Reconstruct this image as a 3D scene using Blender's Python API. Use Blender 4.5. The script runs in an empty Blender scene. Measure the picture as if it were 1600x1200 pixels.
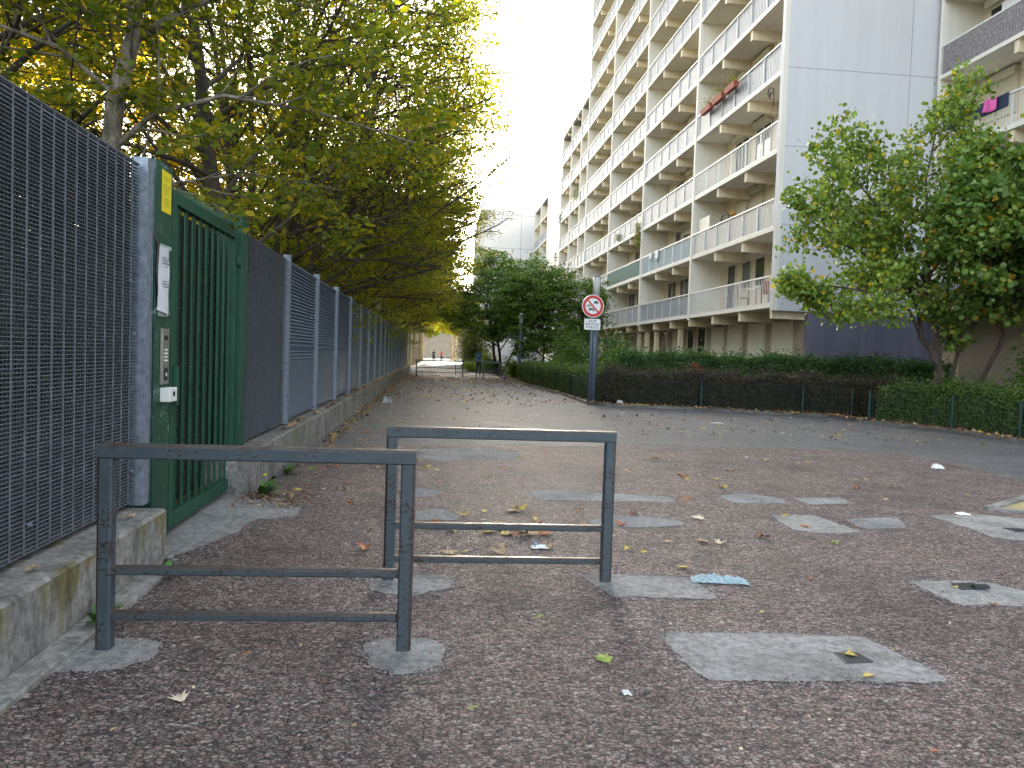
import bpy, bmesh, math, random
import numpy as np
from mathutils import Vector, Matrix
R = math.radians
S = bpy.context.scene
C = S.collection
PI = math.pi

# ------------------------------------------------------------------ camera
F = 1200.0; HC = 1.5; ROLL = R(1.7); VP = (679.0, 549.0)
def _basis():
    d = np.array([VP[0]-800, -(VP[1]-600), -F]); d /= np.linalg.norm(d)
    u0 = np.array([math.sin(ROLL), math.cos(ROLL), 0.]); u = u0 - d*np.dot(u0, d); u /= np.linalg.norm(u)
    return np.stack([np.cross(d, u), d, u])
CM = _basis()
cam = bpy.data.cameras.new('camera'); co = bpy.data.objects.new('camera', cam); C.objects.link(co)
cam.sensor_width = 36; cam.lens = 36*F/1600; cam.clip_start = 0.05; cam.clip_end = 3000
m4 = Matrix([list(CM[0])+[0], list(CM[1])+[0], list(CM[2])+[HC], [0, 0, 0, 1]])
co.matrix_world = m4
S.camera = co
def ray(px, py): return CM @ np.array([px-800, -(py-600), -F])
def onY(px, py, Y):
    r = ray(px, py); return np.array([0, 0, HC]) + r*(Y/r[1])
def onX(px, py, X):
    r = ray(px, py); return np.array([0, 0, HC]) + r*(X/r[0])
def onZ(px, py, z=0.0):
    r = ray(px, py); return np.array([0, 0, HC]) + r*((z-HC)/r[2])

# ------------------------------------------------------------------ light
SUN_EL = R(10.5); SUN_AZ = R(10)        # azimuth from +Y towards +X
w = bpy.data.worlds.new('World'); S.world = w; w.use_nodes = True
nt = w.node_tree; bg = nt.nodes['Background']
sky = nt.nodes.new('ShaderNodeTexSky'); sky.sky_type = 'NISHITA'; sky.sun_disc = False
sky.sun_elevation = SUN_EL; sky.sun_rotation = SUN_AZ
sky.dust_density = 4.0; sky.air_density = 1.0; sky.ozone_density = 1.0; sky.altitude = 0
hs_ = nt.nodes.new('ShaderNodeHueSaturation'); hs_.inputs['Saturation'].default_value = 0.5
nt.links.new(sky.outputs[0], hs_.inputs['Color']); nt.links.new(hs_.outputs[0], bg.inputs[0]); bg.inputs[1].default_value = 0.15
sl = bpy.data.lights.new('sun', 'SUN'); sl.energy = 4.5; sl.angle = R(0.6); sl.color = (1, 0.93, 0.80)
so = bpy.data.objects.new('sun', sl); C.objects.link(so)
sd = Vector((math.sin(SUN_AZ)*math.cos(SUN_EL), math.cos(SUN_AZ)*math.cos(SUN_EL), math.sin(SUN_EL)))
so.rotation_euler = sd.to_track_quat('Z', 'Y').to_euler(); so.location = (0, 0, 60)
S.view_settings.view_transform = 'Standard'; S.view_settings.look = 'None'
S.view_settings.exposure = 3.2; S.view_settings.gamma = 1
S.render.engine = 'CYCLES'
S.cycles.max_bounces = 7; S.cycles.diffuse_bounces = 4; S.cycles.transmission_bounces = 4; S.cycles.transparent_max_bounces = 8

# ------------------------------------------------------------------ materials
def newmat(name):
    m = bpy.data.materials.new(name); m.use_nodes = True
    return m, m.node_tree, m.node_tree.nodes['Principled BSDF']
def N(nt, t, **k):
    n = nt.nodes.new(t)
    for a, v in k.items(): setattr(n, a, v)
    return n
def coords(nt, scale=1.0, which='Object'):
    tc = N(nt, 'ShaderNodeTexCoord'); mp = N(nt, 'ShaderNodeMapping')
    nt.links.new(tc.outputs[which], mp.inputs[0])
    mp.inputs['Scale'].default_value = (scale,)*3 if not isinstance(scale, tuple) else scale
    return mp.outputs[0]
def noise(nt, vec, scale, detail=6, rough=0.6):
    n = N(nt, 'ShaderNodeTexNoise'); n.inputs['Scale'].default_value = scale
    n.inputs['Detail'].default_value = detail; n.inputs['Roughness'].default_value = rough
    nt.links.new(vec, n.inputs['Vector']); return n
def ramp(nt, fac, stops):
    r = N(nt, 'ShaderNodeValToRGB'); e = r.color_ramp.elements
    while len(e) > 1: e.remove(e[-1])
    e[0].position = stops[0][0]; e[0].color = (*stops[0][1], 1)
    for p, c in stops[1:]:
        x = e.new(p); x.color = (*c, 1)
    nt.links.new(fac, r.inputs[0]); return r.outputs[0]
def mix(nt, fac, a, b, mode='MIX'):
    m = N(nt, 'ShaderNodeMix', data_type='RGBA', blend_type=mode)
    for s, v in ((0, fac), (6, a), (7, b)):
        if hasattr(v, 'is_linked'): nt.links.new(v, m.inputs[s])
        else: m.inputs[s].default_value = v if s == 0 else (*v, 1)
    return m.outputs[2]
def math_(nt, op, a, b=0.5):
    m = N(nt, 'ShaderNodeMath', operation=op)
    for i, v in enumerate((a, b)):
        if hasattr(v, 'is_linked'): nt.links.new(v, m.inputs[i])
        else: m.inputs[i].default_value = v
    return m.outputs[0]
def bump(nt, b, h, dist, strength=1.0):
    n = N(nt, 'ShaderNodeBump'); n.inputs['Strength'].default_value = strength; n.inputs['Distance'].default_value = dist
    nt.links.new(h, n.inputs['Height']); nt.links.new(n.outputs[0], b.inputs['Normal']); return n
g3 = lambda v: (v, v, v)

def simple(name, col, rough=0.6, metal=0.0, var=0.15, scale=6.0, bmp=0.0, bscale=60, spec=None, streak=0):
    m, nt, b = newmat(name)
    v = coords(nt); n = noise(nt, v, scale)
    lo = tuple(c*(1-var) for c in col); hi = tuple(min(1, c*(1+var)) for c in col)
    nt.links.new(ramp(nt, n.outputs[0], [(0.3, lo), (0.7, hi)]), b.inputs['Base Color'])
    b.inputs['Roughness'].default_value = rough; b.inputs['Metallic'].default_value = metal
    if spec is not None: b.inputs['Specular IOR Level'].default_value = spec
    if bmp: bump(nt, b, noise(nt, v, bscale).outputs[0], bmp)
    if streak:
        sp = N(nt, 'ShaderNodeMapping'); nt.links.new(v, sp.inputs[0]); sp.inputs['Scale'].default_value = (1, 1, 0.06)
        n2 = noise(nt, sp.outputs[0], 2.6, 7, 0.65); src = b.inputs['Base Color'].links[0].from_socket
        nt.links.new(mix(nt, 1.0, src, ramp(nt, n2.outputs[0], [(0.34, g3(1-streak)), (0.6, g3(1.0))]), 'MULTIPLY'), b.inputs['Base Color'])
    return m

def tarmac(name, stones, cell, big, bdist, fade=0.35):
    m, nt, b = newmat(name)
    v = coords(nt)
    wn = noise(nt, v, 16, 4, 0.7)
    vv = N(nt, 'ShaderNodeVectorMath', operation='MULTIPLY_ADD')
    nt.links.new(wn.outputs[1], vv.inputs[0]); vv.inputs[1].default_value = (0.05,)*3; nt.links.new(v, vv.inputs[2])
    st = N(nt, 'ShaderNodeMapping'); nt.links.new(vv.outputs[0], st.inputs[0]); st.inputs['Scale'].default_value = (0.75, 1.15, 1)
    vo = N(nt, 'ShaderNodeTexVoronoi'); vo.inputs['Scale'].default_value = cell; vo.inputs['Randomness'].default_value = 1
    nt.links.new(st.outputs[0], vo.inputs['Vector'])
    sep = N(nt, 'ShaderNodeSeparateColor'); nt.links.new(vo.outputs['Color'], sep.inputs[0])
    vo2 = N(nt, 'ShaderNodeTexVoronoi', feature='DISTANCE_TO_EDGE'); vo2.inputs['Scale'].default_value = cell
    nt.links.new(st.outputs[0], vo2.inputs['Vector'])
    n1 = noise(nt, v, 0.8, 7, 0.7); n2 = noise(nt, v, 3.0, 6)
    stone = ramp(nt, sep.outputs[0], stones)
    crev = ramp(nt, vo2.outputs['Distance'], [(0.0, g3(0.16)), (0.06, g3(0.55)), (0.16, g3(1.0))])
    c = mix(nt, 1.0, stone, crev, 'MULTIPLY')
    pat = ramp(nt, n1.outputs[0], [(0.32, big[0]), (0.5, g3(1.0)), (0.68, big[1])])
    c = mix(nt, 1.0, c, pat, 'MULTIPLY')
    d = ramp(nt, n2.outputs[0], [(0.35, g3(0.78)), (0.65, g3(1.12))])
    c = mix(nt, 1.0, c, d, 'MULTIPLY')
    fn = noise(nt, v, 260, 2)
    c = mix(nt, 1.0, c, ramp(nt, fn.outputs[0], [(0.3, g3(0.6)), (0.7, g3(1.3))]), 'MULTIPLY')
    pit = noise(nt, v, 30, 5, 0.8)
    c = mix(nt, 1.0, c, ramp(nt, pit.outputs[0], [(0.40, g3(0.42)), (0.50, g3(1.0)), (0.66, g3(1.25))]), 'MULTIPLY')
    nt.links.new(c, b.inputs['Base Color'])
    b.inputs['Roughness'].default_value = 0.72; b.inputs['Specular IOR Level'].default_value = 0.45
    hs = math_(nt, 'MULTIPLY', ramp(nt, vo2.outputs['Distance'], [(0.0, g3(0)), (0.22, g3(1))]), math_(nt, 'ADD', sep.outputs[1], 0.35))
    h2 = math_(nt, 'ADD', hs, math_(nt, 'MULTIPLY', fn.outputs[0], 0.35))
    bump(nt, b, h2, bdist)
    return m
M = {}
M['red'] = tarmac('red_tarmac', [(0, (0.13, 0.105, 0.105)), (0.3, (0.30, 0.215, 0.20)), (0.55, (0.42, 0.295, 0.27)), (0.8, (0.33, 0.29, 0.27)), (1, (0.57, 0.47, 0.42))],
                  46, ((0.62, 0.58, 0.60), (1.22, 1.16, 1.14)), 0.03)
M['grey'] = tarmac('grey_tarmac', [(0, (0.12, 0.12, 0.125)), (0.5, (0.20, 0.20, 0.205)), (1, (0.33, 0.33, 0.33))],
                   90, ((0.85, 0.85, 0.86), (1.12, 1.12, 1.10)), 0.006)
def concrete(name, col, moss=None, stain=0.5, zmin=0, zmax=1):
    m, nt, b = newmat(name); v = coords(nt, which='Object')
    n1 = noise(nt, v, 1.6, 8, 0.65); n2 = noise(nt, v, 22, 5); n3 = noise(nt, v, 160, 3)
    c = ramp(nt, n1.outputs[0], [(0.3, tuple(x*0.5 for x in col)), (0.5, col), (0.68, tuple(x*1.35 for x in col))])
    c = mix(nt, 1.0, c, ramp(nt, n2.outputs[0], [(0.34, g3(0.6)), (0.6, g3(1.1))]), 'MULTIPLY')
    c = mix(nt, 1.0, c, ramp(nt, n3.outputs[0], [(0.3, g3(0.6)), (0.7, g3(1.25))]), 'MULTIPLY')
    if moss:
        sp = N(nt, 'ShaderNodeMapping'); nt.links.new(v, sp.inputs[0]); sp.inputs['Scale'].default_value = (1, 1, 0.25)
        n4 = noise(nt, sp.outputs[0], 3.2, 7, 0.7)
        sx = N(nt, 'ShaderNodeSeparateXYZ'); nt.links.new(v, sx.inputs[0])
        zz = N(nt, 'ShaderNodeMapRange'); nt.links.new(sx.outputs[2], zz.inputs[0]); zz.inputs[1].default_value = zmin; zz.inputs[2].default_value = zmax
        zz.inputs[3].default_value = 0.0; zz.inputs[4].default_value = 0.16
        ge = N(nt, 'ShaderNodeNewGeometry'); sn = N(nt, 'ShaderNodeSeparateXYZ'); nt.links.new(ge.outputs['Normal'], sn.inputs[0])
        f = math_(nt, 'SUBTRACT', math_(nt, 'ADD', n4.outputs[0], zz.outputs[0]), math_(nt, 'MULTIPLY', sn.outputs[2], 0.17))
        fac = ramp(nt, f, [(0.58, g3(0)), (0.68, g3(0.85))])
        mc = ramp(nt, n2.outputs[0], [(0.35, moss), (0.65, tuple(x*1.6 for x in moss))])
        c = mix(nt, fac, c, mc)
        drip = noise(nt, sp.outputs[0], 9, 5, 0.7)
        c = mix(nt, 1.0, c, ramp(nt, drip.outputs[0], [(0.38, g3(0.6)), (0.55, g3(1.0))]), 'MULTIPLY')
    nt.links.new(c, b.inputs['Base Color']); b.inputs['Roughness'].default_value = 0.9
    h = math_(nt, 'ADD', n2.outputs[0], math_(nt, 'MULTIPLY', n3.outputs[0], 0.5))
    bump(nt, b, h, 0.006)
    return m
M['concrete'] = concrete('old_concrete', (0.27, 0.26, 0.24), (0.13, 0.105, 0.035), zmin=0.05, zmax=0.36)
M['concrete2'] = concrete('long_wall_concrete', (0.25, 0.24, 0.22), (0.10, 0.095, 0.04), zmin=0.15, zmax=0.6)
M['patch'] = concrete('patch_concrete', (0.245, 0.24, 0.23))
M['patch2'] = concrete('grey_patch', (0.20, 0.205, 0.21))
M['kerb'] = concrete('kerb_concrete', (0.22, 0.21, 0.20))

def paint(name, col, edge, amt=0.5, rough=0.38, spots=40, metal=0.0):
    m, nt, b = newmat(name); v = coords(nt)
    n = noise(nt, v, spots, 8, 0.7); n2 = noise(nt, v, 5, 6, 0.6)
    f = math_(nt, 'ADD', math_(nt, 'MULTIPLY', n.outputs[0], 0.6), math_(nt, 'MULTIPLY', n2.outputs[0], 0.4))
    fac = ramp(nt, f, [(0.60-0.12*amt, g3(0)), (0.63-0.1*amt, g3(1))])
    base = ramp(nt, n2.outputs[0], [(0.3, tuple(c*0.75 for c in col)), (0.7, tuple(c*1.2 for c in col))])
    nt.links.new(mix(nt, fac, base, edge), b.inputs['Base Color'])
    rr = ramp(nt, n2.outputs[0], [(0.3, g3(rough)), (0.7, g3(rough+0.22))]); nt.links.new(rr, b.inputs['Roughness'])
    b.inputs['Metallic'].default_value = metal
    bump(nt, b, fac, 0.0006)
    return m
M['barrier'] = paint('barrier_paint', (0.05, 0.068, 0.082), (0.026, 0.018, 0.014), 0.55, 0.36, 55)
M['barrier_worn'] = paint('barrier_worn_edge', (0.07, 0.06, 0.055), (0.045, 0.026, 0.018), 0.8, 0.34, 60, 0.3)
M['gate'] = paint('gate_green_paint', (0.008, 0.064, 0.036), (0.015, 0.07, 0.05), 0.2, 0.45, 30)
M['gate_post'] = paint('gate_post_paint', (0.007, 0.055, 0.032), (0.16, 0.26, 0.22), 0.28, 0.38, 26)
M['tooth'] = simple('perforated_edge_paint', (0.11, 0.20, 0.165), 0.45)
M['galv'] = simple('galvanised_steel', (0.20, 0.235, 0.285), 0.5, 0.35, 0.35, 22, 0.0004, 90)
M['grate'] = simple('grating_paint', (0.125, 0.138, 0.162), 0.65, 0.0, 0.25, 12)
M['louver'] = simple('louvre_paint', (0.095, 0.125, 0.17), 0.7, 0.0, 0.2, 8)
M['pole'] = simple('lamp_post_paint', (0.085, 0.11, 0.155), 0.42, 0, 0.1)
M['white'] = simple('white_plastic', (0.72, 0.72, 0.70), 0.5, 0, 0.06)
M['dim_white'] = simple('lamp_diffuser', (0.50, 0.50, 0.49), 0.5, 0, 0.1)
M['steel'] = simple('brushed_steel', (0.42, 0.40, 0.37), 0.35, 0.7, 0.12, 30)
M['black'] = simple('black_plastic', (0.012, 0.012, 0.014), 0.5)
M['dark'] = simple('dark_metal', (0.03, 0.032, 0.036), 0.45)
M['yellow'] = simple('yellow_card', (0.72, 0.60, 0.02), 0.6, 0, 0.06)
M['ink'] = simple('ink', (0.04, 0.04, 0.05), 0.7); M['inky'] = simple('olive_ink', (0.36, 0.30, 0.02), 0.7)
M['paper'] = simple('paper', (0.62, 0.63, 0.66), 0.7, 0, 0.08, 9, 0.003, 14)
M['tape'] = simple('adhesive_tape', (0.35, 0.42, 0.42), 0.3, 0, 0.4, 40)
M['rail_white'] = simple('railing_white', (0.70, 0.70, 0.68), 0.5, 0, 0.07)
M['rail_grey'] = simple('railing_bars_grey', (0.62, 0.63, 0.64), 0.5, 0, 0.1)
M['panel'] = simple('railing_sheet', (0.15, 0.155, 0.165), 0.45, 0, 0.3, 1.2); M['panel_dark'] = simple('dark_tinted_sheet', (0.055, 0.06, 0.07), 0.35, 0, 0.2, 2)
M['panel_beige'] = simple('beige_privacy_sheet', (0.30, 0.285, 0.24), 0.5, 0, 0.15, 2)
M['cream'] = simple('cream_render', (0.74, 0.63, 0.46), 0.85, 0, 0.07, 0.6, streak=0.15)
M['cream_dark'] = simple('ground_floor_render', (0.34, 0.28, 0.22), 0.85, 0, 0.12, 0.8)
M['column'] = simple('white_render', (0.78, 0.73, 0.64), 0.8, 0, 0.05, 0.8, streak=0.12)
M['gable'] = simple('gable_lilac_grey_render', (0.60, 0.595, 0.615), 0.85, 0, 0.035, 0.25, 0.002, 40, streak=0.06)
M['gable_base'] = simple('gable_base_violet_render', (0.16, 0.155, 0.21), 0.85, 0, 0.10, 0.4, 0.002, 40, streak=0.2)
M['far_wall'] = simple('far_pale_render', (0.60, 0.60, 0.60), 0.85, 0, 0.05, 0.3)
M['joint'] = simple('joint_sealant', (0.24, 0.24, 0.28), 0.9)
M['shutter'] = simple('cream_roller_shutter', (0.62, 0.56, 0.42), 0.6, 0, 0.06)
M['frame'] = simple('window_frame_cream', (0.60, 0.56, 0.44), 0.6)
M['roof'] = simple('flat_roof', (0.20, 0.20, 0.20), 0.9)
M['soil'] = simple('soil', (0.07, 0.05, 0.035), 0.95, 0, 0.4, 3, 0.02, 25)
M['park'] = simple('park_ground', (0.12, 0.10, 0.045), 0.95, 0, 0.45, 0.8, 0.02, 12)
M['sand'] = simple('sandy_lawn', (0.30, 0.24, 0.12), 0.95, 0, 0.3, 1.2, 0.02, 12)
m, nt, b = newmat('window_glass'); b.inputs['Base Color'].default_value = (0.035, 0.032, 0.03, 1); b.inputs['Roughness'].default_value = 0.08; M['glass'] = m
def cloth(name, col): return simple(name, col, 0.8, 0, 0.12, 8)
M['green_tarp'] = cloth('green_tarp', (0.02, 0.10, 0.08)); M['teal'] = cloth('teal_sheet', (0.12, 0.22, 0.25)); M['navy'] = cloth('navy_cloth', (0.012, 0.02, 0.05))
M['pink'] = cloth('pink_cloth', (0.62, 0.10, 0.32)); M['blue'] = cloth('blue_cloth', (0.03, 0.16, 0.32)); M['terracotta'] = cloth('terracotta', (0.28, 0.075, 0.045))
M['skin'] = cloth('skin', (0.30, 0.18, 0.12)); M['shirt'] = cloth('blue_shirt', (0.06, 0.24, 0.50)); M['trousers'] = cloth('dark_trousers', (0.012, 0.014, 0.025)); M['hair'] = cloth('dark_hair', (0.02, 0.015, 0.012))
M['red_sign'] = simple('sign_red', (0.55, 0.02, 0.02), 0.35, 0, 0.03); M['white_sign'] = simple('sign_white', (0.75, 0.75, 0.76), 0.35, 0, 0.03); M['sign_back'] = simple('sign_edge', (0.4, 0.4, 0.4), 0.4)
M['low_green'] = simple('green_fence_paint', (0.006, 0.035, 0.026), 0.6)
def bark(name, a, bb, sc=5):
    m, nt, b = newmat(name); v = coords(nt, (1, 1, 0.35))
    n = noise(nt, v, sc, 8, 0.7); n2 = noise(nt, v, sc*6, 5)
    c = ramp(nt, n.outputs[0], [(0.35, a), (0.6, bb)])
    c = mix(nt, 1.0, c, ramp(nt, n2.outputs[0], [(0.35, g3(0.6)), (0.65, g3(1.2))]), 'MULTIPLY')
    nt.links.new(c, b.inputs['Base Color']); b.inputs['Roughness'].default_value = 0.9
    bump(nt, b, n2.outputs[0], 0.02); return m
M['bark'] = bark('dark_bark', (0.035, 0.028, 0.02), (0.075, 0.06, 0.045))
M['bark_pale'] = bark('patchy_pale_bark', (0.07, 0.055, 0.04), (0.24, 0.21, 0.16), 9)
M['bark_far'] = bark('far_pale_bark', (0.22, 0.18, 0.11), (0.40, 0.34, 0.22), 3)
M['bark_red'] = bark('redbud_bark', (0.045, 0.032, 0.028), (0.11, 0.08, 0.065), 7)
def leafmat(name, stops, trans=0.45, boost=(1.5, 1.45, 0.7), rough=0.45, patch=None):
    m, nt, b = newmat(name); out = nt.nodes['Material Output']
    at = N(nt, 'ShaderNodeAttribute'); at.attribute_name = 'rnd'
    c = ramp(nt, at.outputs['Fac'], stops)
    v = coords(nt); n = noise(nt, v, 0.8, 3)
    c = mix(nt, 1.0, c, ramp(nt, n.outputs[0], [(0.35, (0.78, 0.82, 0.85)), (0.65, (1.2, 1.12, 1.0))]), 'MULTIPLY')
    if patch:
        n2 = noise(nt, v, 0.9, 2); c = mix(nt, ramp(nt, n2.outputs[0], [(0.71, g3(0)), (0.75, g3(0.8))]), c, patch)
    nt.links.new(c, b.inputs['Base Color']); b.inputs['Roughness'].default_value = rough; b.inputs['Specular IOR Level'].default_value = 0.3
    t = N(nt, 'ShaderNodeBsdfTranslucent'); nt.links.new(mix(nt, 1.0, c, boost, 'MULTIPLY'), t.inputs[0])
    ms = N(nt, 'ShaderNodeMixShader'); ms.inputs[0].default_value = trans
    nt.links.new(b.outputs[0], ms.inputs[1]); nt.links.new(t.outputs[0], ms.inputs[2]); nt.links.new(ms.outputs[0], out.inputs[0])
    return m
M['l_horn'] = leafmat('hornbeam_leaf', [(0, (0.095, 0.15, 0.02)), (0.5, (0.175, 0.225, 0.022)), (0.85, (0.29, 0.29, 0.024)), (1, (0.26, 0.15, 0.03))], 0.55, (1.8, 1.65, 0.5), patch=(0.26, 0.11, 0.035))
M['l_yel'] = leafmat('yellow_leaf', [(0, (0.48, 0.40, 0.02)), (0.5, (0.66, 0.50, 0.02)), (1, (0.70, 0.46, 0.03))], 0.7, (1.45, 1.45, 0.6))
M['l_front'] = leafmat('near_park_tree_leaf', [(0, (0.06, 0.10, 0.016)), (0.6, (0.13, 0.17, 0.02)), (0.9, (0.22, 0.22, 0.02)), (1, (0.36, 0.28, 0.02))], 0.55, (1.6, 1.45, 0.5))
M['l_red'] = leafmat('redbud_leaf', [(0, (0.085, 0.155, 0.03)), (0.6, (0.18, 0.27, 0.05)), (0.93, (0.28, 0.36, 0.06)), (0.96, (0.45, 0.36, 0.02)), (1, (0.5, 0.34, 0.02))], 0.35, (1.3, 1.4, 0.6))
M['l_big'] = leafmat('large_round_leaf', [(0, (0.07, 0.14, 0.035)), (0.6, (0.14, 0.235, 0.055)), (0.95, (0.23, 0.31, 0.07)), (0.97, (0.5, 0.3, 0.02)), (1, (0.55, 0.25, 0.02))], 0.35, (1.3, 1.4, 0.6))
M['l_dark'] = leafmat('dark_green_leaf', [(0, (0.045, 0.11, 0.022)), (0.6, (0.095, 0.185, 0.034)), (1, (0.19, 0.26, 0.045))], 0.35, (1.4, 1.4, 0.6))
M['l_hedge'] = leafmat('clipped_hedge_leaf', [(0, (0.035, 0.08, 0.022)), (0.7, (0.085, 0.15, 0.038)), (1, (0.17, 0.22, 0.05))], 0.25)
M['l_laurel'] = leafmat('laurel_leaf', [(0, (0.03, 0.085, 0.03)), (0.7, (0.06, 0.135, 0.04)), (1, (0.12, 0.19, 0.04))], 0.25)
M['l_purple'] = leafmat('purple_barberry_leaf', [(0, (0.03, 0.022, 0.022)), (0.42, (0.07, 0.043, 0.048)), (0.6, (0.11, 0.08, 0.08)), (0.62, (0.04, 0.06, 0.025)), (1, (0.08, 0.10, 0.04))], 0.2, (1.2, 1, 1))
M['l_shrub'] = leafmat('olive_shrub_leaf', [(0, (0.07, 0.10, 0.03)), (1, (0.17, 0.17, 0.05))], 0.35)
M['l_lime'] = leafmat('lime_shrub_leaf', [(0, (0.10, 0.19, 0.02)), (1, (0.26, 0.32, 0.03))], 0.4)
M['l_crimson'] = leafmat('crimson_leaf', [(0, (0.25, 0.02, 0.02)), (1, (0.4, 0.06, 0.03))], 0.3, (1.2, 1, 1))
M['l_yfar'] = leafmat('far_golden_leaf', [(0, (0.20, 0.25, 0.02)), (1, (0.42, 0.40, 0.03))], 0.5, (1.4, 1.3, 0.5))
M['pod'] = simple('seed_pod_brown', (0.05, 0.028, 0.022), 0.7)
def dead(name, a, bb):
    m, nt, b = newmat(name); v = coords(nt); n = noise(nt, v, 30, 4)
    nt.links.new(ramp(nt, n.outputs[0], [(0.35, a), (0.65, bb)]), b.inputs['Base Color']); b.inputs['Roughness'].default_value = 0.7
    return m
LEAFC = {'tan': dead('tan_dead_leaf', (0.30, 0.20, 0.11), (0.42, 0.30, 0.18)), 'brown': dead('brown_dead_leaf', (0.13, 0.06, 0.035), (0.24, 0.12, 0.06)),
         'orange': dead('orange_dead_leaf', (0.30, 0.085, 0.025), (0.40, 0.14, 0.04)), 'yellow': dead('yellow_dead_leaf', (0.42, 0.30, 0.05), (0.55, 0.42, 0.09)),
         'green': dead('green_fallen_leaf', (0.14, 0.22, 0.03), (0.30, 0.34, 0.06)), 'cream': dead('cream_dead_leaf', (0.50, 0.42, 0.28), (0.6, 0.52, 0.38))}

# ------------------------------------------------------------------ helpers
class MB:
    def __init__(s): s.v = []; s.f = []; s.m = []
    def box(s, x0, x1, y0, y1, z0, z1, mi=0):
        n = len(s.v)
        s.v += [(x0, y0, z0), (x1, y0, z0), (x1, y1, z0), (x0, y1, z0), (x0, y0, z1), (x1, y0, z1), (x1, y1, z1), (x0, y1, z1)]
        s.f += [tuple(n+i for i in q) for q in ((3, 2, 1, 0), (4, 5, 6, 7), (0, 1, 5, 4), (1, 2, 6, 5), (2, 3, 7, 6), (3, 0, 4, 7))]
        s.m += [mi]*6; return s
    def quad(s, a, b, c, d, mi=0):
        n = len(s.v); s.v += [tuple(a), tuple(b), tuple(c), tuple(d)]; s.f.append((n, n+1, n+2, n+3)); s.m.append(mi); return s
    def poly(s, pts, mi=0):
        n = len(s.v); s.v += [tuple(p) for p in pts]; s.f.append(tuple(range(n, n+len(pts)))); s.m.append(mi); return s
    def prism(s, pts, z0, z1, mi=0):
        n = len(s.v); k = len(pts)
        s.v += [(p[0], p[1], z0) for p in pts] + [(p[0], p[1], z1) for p in pts]
        s.f.append(tuple(n+i for i in reversed(range(k)))); s.f.append(tuple(n+k+i for i in range(k)))
        for i in range(k): s.f.append((n+i, n+(i+1) % k, n+k+(i+1) % k, n+k+i))
        s.m += [mi]*(k+2); return s
    def tube(s, pts, rad, n=8, mi=0, caps=True):
        pts = [Vector(p) for p in pts]
        if not hasattr(rad, '__len__'): rad = [rad]*len(pts)
        base = len(s.v); up = Vector((0, 0, 1))
        for i, p in enumerate(pts):
            d = (pts[min(i+1, len(pts)-1)]-pts[max(i-1, 0)]).normalized()
            a = d.cross(up) if abs(d.z) < 0.95 else d.cross(Vector((0, 1, 0)))
            a.normalize(); bq = d.cross(a)
            for k in range(n):
                t = 2*PI*k/n; q = p + (a*math.cos(t)+bq*math.sin(t))*rad[i]; s.v.append(tuple(q))
        for i in range(len(pts)-1):
            for k in range(n):
                s.f.append((base+i*n+k, base+i*n+(k+1) % n, base+(i+1)*n+(k+1) % n, base+(i+1)*n+k)); s.m.append(mi)
        if caps:
            s.f.append(tuple(base+k for k in reversed(range(n)))); s.f.append(tuple(base+(len(pts)-1)*n+k for k in range(n))); s.m += [mi]*2
        return s
    def mesh(s, name, mats, smooth=False):
        me = bpy.data.meshes.new(name); me.from_pydata(s.v, [], s.f)
        for m in (mats if isinstance(mats, (list, tuple)) else [mats]): me.materials.append(m)
        me.polygons.foreach_set('material_index', s.m)
        if smooth: me.polygons.foreach_set('use_smooth', [True]*len(s.f))
        me.update(); return me
    def build(s, name, mats, parent=None, smooth=False, bevel=0, loc=None):
        o = bpy.data.objects.new(name, s.mesh(name, mats, smooth)); C.objects.link(o)
        if parent: o.parent = parent
        if loc is not None: o.location = loc
        if bevel:
            b = o.modifiers.new('bevel', 'BEVEL'); b.width = bevel; b.segments = 2; b.limit_method = 'ANGLE'; b.angle_limit = R(40)
        return o
def tag(o, label, cat, group=None, kind=None):
    o['label'] = label; o['category'] = cat
    if group: o['group'] = group
    if kind: o['kind'] = kind
    return o
def struct(o, label=None):
    o['kind'] = 'structure'
    if label: o['label'] = label; o['category'] = o.name.split('.')[0].replace('_', ' ')
    return o
def empty(name, loc, label, cat, group=None, rz=0):
    o = bpy.data.objects.new(name, None); C.objects.link(o); o.location = loc; o.rotation_euler = (0, 0, rz); o.empty_display_size = 0.2
    return tag(o, label, cat, group)
def copytree(o, parent=None):
    c = o.copy(); C.objects.link(c); c.parent = parent
    for ch in o.children: copytree(ch, c)
    return c
def npmesh(name, V, Fq, mats, rnd=None, mi=None, smooth=False):
    me = bpy.data.meshes.new(name); k = Fq.shape[1]
    me.vertices.add(len(V)); me.vertices.foreach_set('co', V.astype(np.float32).ravel())
    me.loops.add(Fq.size); me.loops.foreach_set('vertex_index', Fq.astype(np.int32).ravel())
    me.polygons.add(len(Fq)); me.polygons.foreach_set('loop_start', np.arange(0, Fq.size, k, dtype=np.int32))
    try: me.polygons.foreach_set('loop_total', np.full(len(Fq), k, dtype=np.int32))
    except Exception: pass
    for m in (mats if isinstance(mats, (list, tuple)) else [mats]): me.materials.append(m)
    if mi is not None: me.polygons.foreach_set('material_index', mi.astype(np.int32))
    if rnd is not None:
        a = me.attributes.new('rnd', 'FLOAT', 'POINT'); a.data.foreach_set('value', rnd.astype(np.float32))
    me.update(calc_edges=True); me.validate(); return me

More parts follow.
